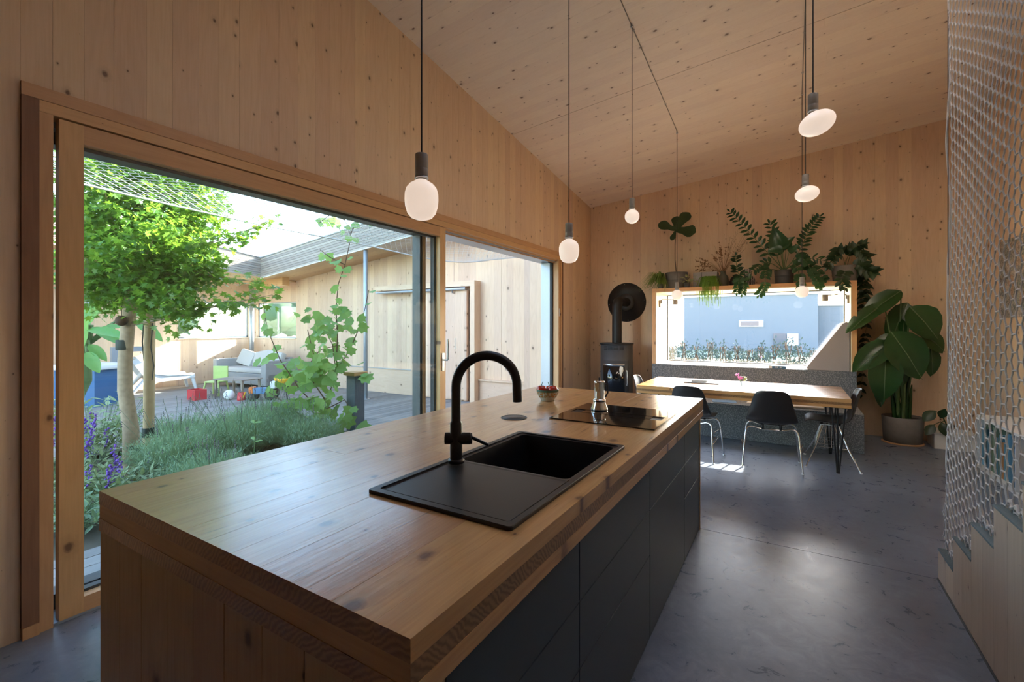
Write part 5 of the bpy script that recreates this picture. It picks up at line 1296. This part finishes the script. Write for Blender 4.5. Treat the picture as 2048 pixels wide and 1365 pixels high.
for px, py, dep, r_, n in ((255, 440, 4.55, .55, 520), (330, 470, 4.7, .5, 430), (215, 540, 4.5, .42, 330), (330, 560, 4.55, .36, 300), (230, 370, 4.7, .45, 340), (310, 390, 4.75, .4, 300), (400, 430, 4.9, .32, 200), (390, 540, 4.6, .30, 200), (290, 600, 4.45, .22, 120), (180, 430, 4.6, .5, 300), (370, 610, 4.4, .16, 70), (200, 330, 4.6, .42, 300), (300, 330, 4.8, .36, 240), (400, 370, 5.0, .28, 150), (130, 340, 4.7, .4, 200)):
    spray(tw(px, py, dep), n, r_)
mbr.obj('branches', M['bark'], tree, kind='stuff'); fol.obj('foliage', M['maple'], tree, kind='stuff')
for py in (690, 900): 
    p = tw(249 if py < 800 else 264, py); MB().lathe([(.068, -.05), (.071, -.045), (.071, .045), (.068, .05)], 14, tuple(p)).obj('tie_strap', M['strap'], tree)
sk2 = thing('tree_stake', 'straight peeled round stake standing beside the maple trunk', 'stake', (-5.80, 2.16, -.09)); so_ = Vector((-5.80, 2.16, -.09))
MB().tube([(0, 0, -.05), (-.005, .01, .9), (-.01, .02, 1.85)], .05, 14).obj('pole', M['stakewood'], sk2)
MB().lathe([(.0515, -.05), (.054, -.045), (.054, .045), (.0515, .05)], 14, (0, 0, .40)).obj('tie_strap', M['strap'], sk2)
MB().tube([(.05, .02, 1.55), (.058, .0, 1.3), (.052, .03, 1.1), (.06, .01, .95)], .006, 6).obj('cord', M['strap'], sk2)
MB().tube([(-.05, -.02, 1.6), (-.058, -.03, 1.35), (-.052, -.02, 1.15)], .006, 6).obj('cord', M['strap'], sk2)
cb = thing('coconut_feeder', 'round brown coconut bird feeder hanging in the maple', 'feeder', tuple(atd(243, 642, 4.55))); MB().sphere((0, 0, 0), .052, n=16, m=10).obj('shell', M['dryleaf'], cb); MB().tube([(0, 0, .05), (.01, 0, .16), (.02, .02, .3)], .003, 5).obj('string', M['cord'], cb)
# banana plant
bn_ = thing('banana_plant', 'banana plant with broad torn leaves at the far left of the courtyard', 'plant', (-8.1, 1.95, -.09)); bo_ = Vector((-8.1, 1.95, -.09)); DB = 6.5
bw_ = lambda px, py, dep=DB: atd(px, py, dep)-bo_
MB().tube([(0, 0, 0), bw_(168, 760), bw_(170, 700), bw_(180, 650)], [.11, .09, .07, .04], 12).obj('stem', M['stem'], bn_)
for b_, t_, w_, d0, d1 in (((175, 660), (250, 668), 26, 6.3, 6.2), ((178, 650), (168, 600), 40, 6.6, 6.8), ((185, 655), (260, 690), 24, 6.4, 6.3), ((255, 630), (385, 632), 30, 7.0, 6.8), ((270, 640), (325, 678), 22, 6.8, 6.7), ((178, 690), (212, 718), 18, 6.3, 6.2), ((172, 705), (196, 742), 22, 6.2, 6.1), ((180, 640), (215, 610), 34, 6.8, 7.0), ((168, 640), (150, 690), 40, 6.4, 6.2), ((190, 660), (262, 648), 24, 6.6, 6.6)):
    b, t = bw_(*b_, d0), bw_(*t_, d1); leaf(bn_, 'broad', 'banana', b, t-b, (t-b).length*1.05, (0, -.4, .8), squash=(w_/920*6.5)/(.55*(t-b).length))
    MB().tube([bw_(175, 690), b*.5+bw_(175, 690)*.5+Vector((0, 0, .05)), b], [.03, .02, .01], 6).obj('leaf_stalk', M['stem'], bn_)
# lavender bushes
rl = random.Random(91)
def lavender(x, y, rad, h, n, lab, fl=26):
    e = thing('lavender_bush', lab, 'shrub', (x, y, -.09), group='lavender bushes in the courtyard bed'); mb = MB(); ms = MB(); mf = MB()
    for k in range(n):
        a = rl.uniform(0, 6.28); r0 = rad*.35*rl.random()**.5; lean = rl.random()**.7; d = Vector((math.cos(a), math.sin(a), 0))
        p0 = d*r0; ln = h*rl.uniform(.55, 1.0); p2 = p0+d*rad*lean*.9+Vector((0, 0, ln*math.sqrt(max(.15, 1-.6*lean*lean)))); p1 = p0.lerp(p2, .5)+Vector((0, 0, .05))
        s_ = d.cross(Vector((0, 0, 1)))*.0028
        mb.add([p0-s_, p0+s_, p1+s_, p1-s_], [(0, 1, 2, 3)]); mb.add([p1-s_, p1+s_, p2], [(0, 1, 2)])
        for j in range(5):
            t = .3+.7*rl.random(); q = (p0.lerp(p1, t*2) if t < .5 else p1.lerp(p2, t*2-1)); dd = Vector((rl.uniform(-1, 1), rl.uniform(-1, 1), rl.uniform(.2, 1.2))).normalized()*rl.uniform(.03, .06); w_ = dd.orthogonal().normalized()*.0028
            mb.add([q-w_, q+w_, q+dd], [(0, 1, 2)])
    for k in range(fl):
        a = rl.uniform(0, 6.28); d = Vector((math.cos(a), math.sin(a), 0)); p2 = d*rad*rl.uniform(.2, 1.15)+Vector((0, 0, h*rl.uniform(1.05, 1.45))); p0 = d*rad*.15
        ms.tube([p0, p0.lerp(p2, .5)+Vector((0, 0, .06)), p2], .0018, 4)
        for j in range(rl.randint(2, 4)): mf.sphere(p2-Vector((0, 0, .022*j)), .0042, .0042, .008, n=5, m=4)
    mb.obj('foliage', M['lav'], e, kind='stuff'); ms.obj('stems', M['greystem'], e, kind='stuff'); mf.obj('flower_spikes', M['lavflower'], e, kind='stuff')
lavender(-5.25, 2.20, .42, .50, 2200, 'nearest lavender bush at the island corner, beside the tree stake')
lavender(-5.40, 2.85, .50, .58, 2600, 'dense lavender bush in the middle of the bed with tall stalks', 38)
lavender(-5.85, 3.45, .50, .58, 2400, 'lavender bush at the back of the bed before the toys', 34)
lavender(-5.05, 3.45, .42, .46, 1800, 'low lavender bush next to the grape vine')
lavender(-4.60, 2.20, .38, .36, 1500, 'low lavender bush close to the sliding glass')
lavender(-6.10, 2.60, .42, .50, 1500, 'pale lavender bush behind the tree stake', 20)
def shrub(x, y, rad, h, n, lab, mat, nm='sage_shrub', flowers=0, lf=(.06, .11)):
    e = thing(nm, lab, 'shrub', (x, y, -.09)); mb = MB(); ms = MB(); mf = MB()
    Lf = [Vector(v) for v in [(-.0, 0, 0), (-.16, .35, .03), (-.13, .7, .0), (0, 1, -.08), (.13, .7, 0), (.16, .35, .03), (0, .5, -.03)]]; Ff = [(0, 6, 1), (1, 6, 2), (2, 6, 3), (3, 6, 4), (4, 6, 5), (5, 6, 0)]
    for k in range(n):
        a = rl.uniform(0, 6.28); d = Vector((math.cos(a), math.sin(a), 0)); p2 = d*rad*rl.random()**.6+Vector((0, 0, h*rl.uniform(.5, 1.0))); p0 = d*.05
        ms.tube([p0, p0.lerp(p2, .5)+Vector((0, 0, .03)), p2], .0022, 4)
        for j in range(8):
            q = p0.lerp(p2, rl.uniform(.3, 1)); addleaf(mb, Lf, Ff, q, (rl.uniform(-1, 1), rl.uniform(-1, 1), rl.uniform(-.3, .8)), rl.uniform(*lf), (0, 0, 1))
        if k < flowers:
            for j in range(16): mf.sphere(p2+Vector((rl.uniform(-.02, .02), rl.uniform(-.02, .02), .10-.011*j+.02)), rl.uniform(.006, .013), n=5, m=4)
    mb.obj('leaves', M[mat], e, kind='stuff'); ms.obj('stems', M['greystem'], e, kind='stuff')
    if flowers: mf.obj('blossoms', M['purple'], e, kind='stuff')
shrub(-6.5, 1.95, .50, .78, 70, 'pale grey green sage shrub behind the maple trunk', 'sage', lf=(.08, .14))
shrub(-5.5, 1.45, .38, .60, 50, 'purple flowering sage at the left edge of the glazing', 'sage', flowers=16)
shrub(-5.0, 1.62, .40, .34, 60, 'low leafy ground cover near the glass at the left', 'sage', nm='ground_cover', flowers=6)
shrub(-4.55, 1.25, .40, .26, 60, 'low green ground cover at the bed edge by the narrow deck strip', 'lav', nm='ground_cover')
# single tall green sprout in front of the lavender
spt = thing('weed_sprout', 'single pale green sprout rising in front of the lavender', 'plant', (-4.35, 2.46, -.09)); sb_ = Vector((-4.35, 2.46, -.09))
MB().tube([(0, 0, 0), (0, .0, .3), (.01, .01, .60)], .005, 6).obj('stem', M['stem'], spt)
for z, dx in ((.60, -.08), (.60, .07), (.44, -.07), (.42, .06)): leaf(spt, 'oval', 'vine', (0, 0, z), (dx, .02, .02), .10, squash=.7)
# garden post with wooden cap
gp = thing('garden_post', 'square dark grey metal post with a wooden cap by the grape vine', 'post', (-5.20, 4.36, ZD))
MB().bbox(-.085, .085, -.085, .085, 0, .765, .004).obj('body', M['slate'], gp); MB().bbox(-.115, .115, -.115, .115, .766, .815, .004).obj('cap', M['frameX'], gp)
# grape vine
GL, GF = lobed('grape', 5, depth=.72, fold=.10)
gme = MB().add(GL, GF).mesh('vine_leaf'); gme.materials.append(M['vine'])
gv = thing('grape_vine', 'grape vine climbing in front of the far courtyard wall', 'vine', (-5.45, 4.05, -.09)); go = Vector((-5.45, 4.05, -.09)); rv = random.Random(55)
gw = lambda px, py, dep=6.25: atd(px, py, dep)-go
stems = [[(640, 860), (655, 800), (672, 745), (665, 690), (640, 640), (672, 660)], [(672, 745), (675, 670), (672, 620), (676, 570), (690, 530), (702, 475), (690, 440)], [(660, 760), (700, 700), (725, 640), (738, 580)], [(650, 830), (600, 780), (560, 720), (535, 660), (525, 600)], [(650, 800), (610, 740), (640, 700), (680, 690)], [(640, 850), (600, 830), (560, 800), (530, 780)], [(690, 530), (660, 515), (640, 500)], [(650, 820), (690, 800), (705, 830)], [(655, 790), (630, 720), (615, 660)], [(690, 440), (660, 430), (640, 445)], [(700, 470), (715, 440), (740, 435)]]
for path in stems:
    pts = [gw(px, py, 6.25+rv.uniform(-.12, .12)) for px, py in path]
    MB().tube(pts, [.009*(1-.6*i/len(pts)) for i in range(len(pts))], 6).obj('stem', M['twig'], gv)
spots = []
for path in stems:
    for (ax_, ay), (bx2, by) in zip(path[:-1], path[1:]):
        for t in (.2, .55, .9): spots.append((ax_+(bx2-ax_)*t+rv.uniform(-12, 12), ay+(by-ay)*t+rv.uniform(-9, 9), 18))
for _ in range(85): spots.append((rv.gauss(655, 38), rv.uniform(610, 770), 20))
for _ in range(95): spots.append((rv.gauss(610, 48), rv.uniform(715, 870), 28))
for px, py, s in spots:
    if px > 745 or px < 515: continue
    p = gw(px, py, 6.25+rv.uniform(-.35, .25)); d = Vector((rv.uniform(-1, 1), rv.uniform(-.6, .6), rv.uniform(-1.0, .1)))
    mobj('leaf', gme, None, gv, orient(p, d, (rv.uniform(.1, .9), rv.uniform(-.9, -.1), .7), s/920*6.25*rv.uniform(.65, 1.2)))
# ---- far veranda furniture
def lounge(x, y, rz, lab):
    e = thing('lounge_chair', lab, 'chair', (x, y, ZD), rz)
    pr = [(-.62, .72), (-.56, .735), (-.22, .33), (-.10, .285), (.30, .30), (.46, .31), (.50, .30)]
    vs_ = []; 
    for (a, z) in pr:
        for u in (-1, -.9, 0, .9, 1): vs_.append((a, u*.30, z+(.05 if abs(u) == 1 else (.012 if abs(u) == .9 else 0))))
    o = MB().add(vs_, [(i*5+k, i*5+k+1, i*5+k+6, i*5+k+5) for i in range(len(pr)-1) for k in range(4)], True).obj('seat_shell', M['white'], e); mm = o.modifiers.new('t', 'SOLIDIFY'); mm.thickness = .03
    for s in (-1, 1):
        MB().prism([(-.62, .70), (-.54, .76), (-.18, .40), (.30, .36), (.52, .36), (.54, .27), (.20, .24), (-.22, .22), (-.40, .34)], 1, s*.30-.018, s*.30+.018).obj('side_wall', M['white'], e)
        MB().tube([(.48, s*.26, .31), (.56, s*.29, .0)], [.045, .03], 8).obj('leg', M['white'], e)
        MB().tube([(-.30, s*.26, .40), (-.62, s*.30, .0)], [.05, .03], 8).obj('leg', M['white'], e)
        MB().tube([(-.30, s*.30, .42), (.0, s*.31, .36), (.46, s*.30, .34)], .03, 8).obj('arm_rail', M['white'], e)
lounge(-12.15, 4.80, 1.45, 'white plastic lounge chair on the far veranda')
sf = thing('garden_sofa', 'light grey garden sofa with cushions in the far veranda corner', 'sofa', (-11.05, 6.30, ZD), .10)
MB().bbox(-.85, .95, -.40, .42, .10, .36, .02).obj('base', M['greyfab'], sf); MB().bbox(.78, .95, -.45, .42, .10, .66, .02).obj('armrest', M['greyfab'], sf); MB().bbox(-.95, -.80, -.45, .42, .10, .66, .02).obj('armrest', M['greyfab'], sf)
MB().bbox(-.80, .78, .28, .42, .361, .70, .02).obj('backrest', M['greyfab'], sf)
MB().bbox(-.78, .76, -.38, .26, .362, .47, .04).obj('seat_cushion', M['cushion'], sf)
for x, r_ in ((-.45, .2), (.10, -.15), (.52, .12)):
    Mx = Matrix.Translation((x, .10, .66)) @ Matrix.Rotation(r_, 4, 'Y') @ Matrix.Rotation(-.35, 4, 'X'); mobj('back_cushion', MB().bbox(-.26, .26, -.08, .08, -.19, .19, .05).mesh('back_cushion'), M['cushion'], sf, Mx)
kc = thing('kids_chair', 'lime green plastic child chair among the toys on the deck', 'chair', (-10.35, 5.05, ZD), .5)
MB().bbox(-.16, .16, -.15, .15, .27, .30, .01).obj('seat', M['lime'], kc); MB().bbox(-.16, .16, .13, .16, .30, .60, .01).obj('backrest', M['lime'], kc)
for sx_ in (-1, 1):
    for sy_ in (-1, 1): MB().tube([(sx_*.14, sy_*.12, .28), (sx_*.18, sy_*.17, 0)], .018, 8).obj('leg', M['lime'], kc)
kt = thing('low_table', 'low grey green slatted table among the toys on the deck', 'table', (-9.7, 5.15, ZD), .2)
for k in range(5): MB().box(-.40, .40, -.25+k*.1, -.16+k*.1, .36, .38).obj('slat', M['slat'], kt)
for sx_ in (-1, 1):
    for sy_ in (-1, 1): MB().box(sx_*.36-.02, sx_*.36+.02, sy_*.20-.02, sy_*.20+.02, 0, .359).obj('leg', M['slat'], kt)
tc_ = thing('toy_tractor', 'toy ride-on tractor with black wheels parked on the deck', 'toy', (-8.85, 5.25, ZD), .8)
MB().bbox(-.22, .12, -.10, .10, .12, .24, .02).obj('body', M['bluetoy'], tc_); MB().bbox(-.30, -.20, -.09, .09, .14, .26, .02).obj('bonnet', M['orange'], tc_); MB().bbox(.08, .18, -.10, .10, .22, .36, .02).obj('seat', M['white'], tc_)
for x, r_ in ((-.22, .07), (.10, .11)):
    for s in (-1, 1):
        w_ = MB().lathe([(.0, -.025), (r_*.6, -.025), (r_, -.02), (r_, .02), (r_*.6, .025), (0, .025)], 16, (x, s*.13, r_), axis=1).obj('wheel', M['blacktoy'], tc_)
tr2 = thing('toy_bucket', 'yellow half round toy bucket on a stand at the deck', 'toy', (-8.45, 5.35, ZD)); MB().lathe([(0, .30), (.10, .33), (.16, .40), (.17, .45), (.155, .45), (.10, .35), (0, .32)], 20).obj('bowl', M['yellow'], tr2)
for a in range(3): MB().tube([(.05*math.cos(a*2.1), .05*math.sin(a*2.1), .315), (.15*math.cos(a*2.1), .15*math.sin(a*2.1), 0)], .010, 6).obj('leg', M['blacktoy'], tr2)
for i, (x, y, c_, lab) in enumerate(((-10.05, 4.55, 'red', 'red plastic toy crate on the deck next to the child chair'), (-9.45, 4.85, 'white', 'white toy ball lying on the deck'), (-9.2, 4.95, 'red', 'small red toy watering can on the deck'))):
    e = thing(('toy_crate', 'toy_ball', 'toy_can')[i], lab, 'toy', (x, y, ZD))
    if i == 0:
        for (a, b, c2, d2) in ((-.15, .15, -.11, -.10), (-.15, .15, .10, .11), (-.15, -.14, -.10, .10), (.14, .15, -.10, .10)): MB().box(a, b, c2, d2, .01, .20).obj('side', M[c_], e)
        MB().box(-.15, .15, -.11, .11, 0, .0095).obj('bottom', M[c_], e)
    elif i == 1: MB().sphere((0, 0, .10), .10, n=18, m=12).obj('ball', M[c_], e)
    else:
        MB().lathe([(0, 0), (.07, 0), (.075, .02), (.06, .15), (0, .15)], 18).obj('body', M[c_], e); MB().tube([(.06, 0, .05), (.12, 0, .12), (.15, 0, .17)], .012, 8).obj('spout', M['yellow'], e); MB().tube([(-.06, 0, .04), (-.11, 0, .09), (-.05, 0, .16)], .008, 8).obj('handle', M['red'], e)
# blue bin with white lid, grey hoop rail
bb_ = thing('storage_bin', 'blue storage bin with a white lid at the left edge of the courtyard', 'bin', (-11.05, 3.22, ZD), .5)
MB().prism([(-.38, -.30), (.38, -.30), (.38, .30), (-.38, .30)], 2, 0, .66).obj('body', M['bluebox'], bb_); MB().bbox(-.44, .44, -.36, .36, .661, .76, .03).obj('lid', M['white'], bb_)
gh = thing('grey_bollard', 'grey flat steel bollard bent at the top standing on the deck', 'bollard', (-11.75, 3.82, ZD)); MB().box(-.10, .0, -.06, .06, 0, 1.02).obj('upright', M['alu'], gh); MB().box(-.10, .0, .06, .50, .92, 1.02).obj('arm', M['alu'], gh); MB().box(-.16, .06, -.10, .10, 0, .012).obj('base_plate', M['darkmetal'], gh)

# ================================================================== BEYOND THE BACK WINDOW
nb_ = thing('neighbour_house', 'pale blue grey rendered house far behind the window box', 'building', (0, 0, -.42)); F0 = 38.0
xa, xb = aty(1368, 640, F0).x, aty(1636, 640, F0).x
def hz(py, px=1500): return aty(px, py, F0).z+.42
MB().box(xa, xb, F0, F0+8, 0, hz(592)).obj('wall', M['render'], nb_)
MB().box(xa-.15, xb+.15, F0-.1, F0+8.1, hz(592)+.001, hz(592)+.18).obj('roof_edge', M['galv'], nb_)
MB().box(xb+.05, xb+8.0, F0+2.0, F0+9, 0, hz(613)).obj('annex_wall', M['render'], nb_)
MB().box(xb+.02, xb+8.2, F0+1.9, F0+9.1, hz(613)+.001, hz(613)+.14).obj('annex_roof_edge', M['galv'], nb_)
x0, x1 = aty(1478, 650, F0).x, aty(1527, 650, F0).x; wf = MB().box(x0, x1, F0-.08, F0-.001, hz(654), hz(641)).obj('window', M['white'], nb_); MB().box(x0+.12, x1-.3, F0-.12, F0-.081, hz(652), hz(643)).obj('pane', M['dkwin'], wf)
x0, x1 = aty(1547, 680, F0).x, aty(1572, 680, F0).x; MB().box(x0, x1, F0-.10, F0-.001, hz(694), hz(667)).obj('door', M['dkwin'], nb_)
x0, x1 = aty(1574, 680, F0).x, aty(1597, 680, F0).x; MB().box(x0, x1, F0-.10, F0-.001, hz(690), hz(667)).obj('window', M['galv'], nb_)
rh = random.Random(66)
def hedge_bush(x, y, rad, h, n, lab, mat='hedge', base=-.42, lf=(.10, .2), grp='bushes in front of the neighbour house'):
    e = thing('garden_bush', lab, 'shrub', (x, y, base), group=grp); mb = MB()
    Lf = [Vector(v) for v in [(0, 0, 0), (-.25, .5, .03), (0, 1, -.05), (.25, .5, .03)]]; Ff = [(0, 1, 2, 3)]
    for k in range(n):
        v = Vector((rh.uniform(-1, 1), rh.uniform(-1, 1), 0))*rad; v.z = h*rh.random()*max(.3, 1-v.length/rad*.5); addleaf(mb, Lf, Ff, v, (rh.uniform(-1, 1), rh.uniform(-1, 1), rh.uniform(0, 1.4)), rh.uniform(*lf), (0, 0, 1))
    mb.obj('foliage', M[mat], e, kind='stuff')
    ms = MB()
    for k in range(5): ms.tube([(rh.uniform(-.2, .2), rh.uniform(-.2, .2), 0), (rh.uniform(-.5, .5)*rad, rh.uniform(-.5, .5)*rad, h*.7)], .02, 5)
    ms.obj('stems', M['twig'], e)
Xs = [1342+26*k for k in range(14)]
names_ = ['first', 'second', 'third', 'fourth', 'fifth', 'sixth', 'seventh', 'eighth', 'ninth', 'tenth', 'eleventh', 'twelfth', 'thirteenth', 'fourteenth', 'fifteenth', 'sixteenth', 'seventeenth', 'eighteenth']
for i, px in enumerate(Xs):
    Y = 24+1.6*(i % 2)+rh.uniform(-.3, .3); hedge_bush(aty(px, 690, Y).x, Y, .37, rh.uniform(.9, 1.55), 260, f'{names_[i]} bush from the left in the row before the neighbour house')
# distant foliage seen through the courtyard corner windows
def treeline(name, pts, h, lab):
    """rounded tree crowns standing in a row, each a thing"""
    for i, (x, y, r_) in enumerate(pts):
        e = thing('distant_tree', f'{names_[i]} {lab}', 'tree', (x, y, -.42), group=lab); hh = h*rh.uniform(.8, 1.2); mb = MB()
        for k in range(9):
            c_ = Vector((rh.gauss(0, .4)*r_, rh.gauss(0, .4)*r_, hh*rh.uniform(.35, .85))); rr = r_*rh.uniform(.35, .6); s0 = len(mb.v); mb.sphere(c_, rr, rr, rr*.8, n=14, m=9)
            for q in range(s0, len(mb.v)):
                v = Vector(mb.v[q]); mb.v[q] = tuple(v+(v-c_).normalized()*rr*rh.uniform(-.16, .16))
        mb.obj('crown', M['hill'], e); MB().tube([(0, 0, 0), (0, 0, hh*.5)], .18, 8).obj('trunk', M['bark'], e)
treeline('distant_tree', [(-34-5*(k%2), -2+k*6.0, 2.2) for k in range(8)], 4.6, 'distant tree counted from the left, behind the side courtyard window')
treeline('distant_tree', [(-46+k*6.4, 40+5*(k%2), 2.1) for k in range(4)], 4.6, 'distant tree counted from the left, behind the facing courtyard window')
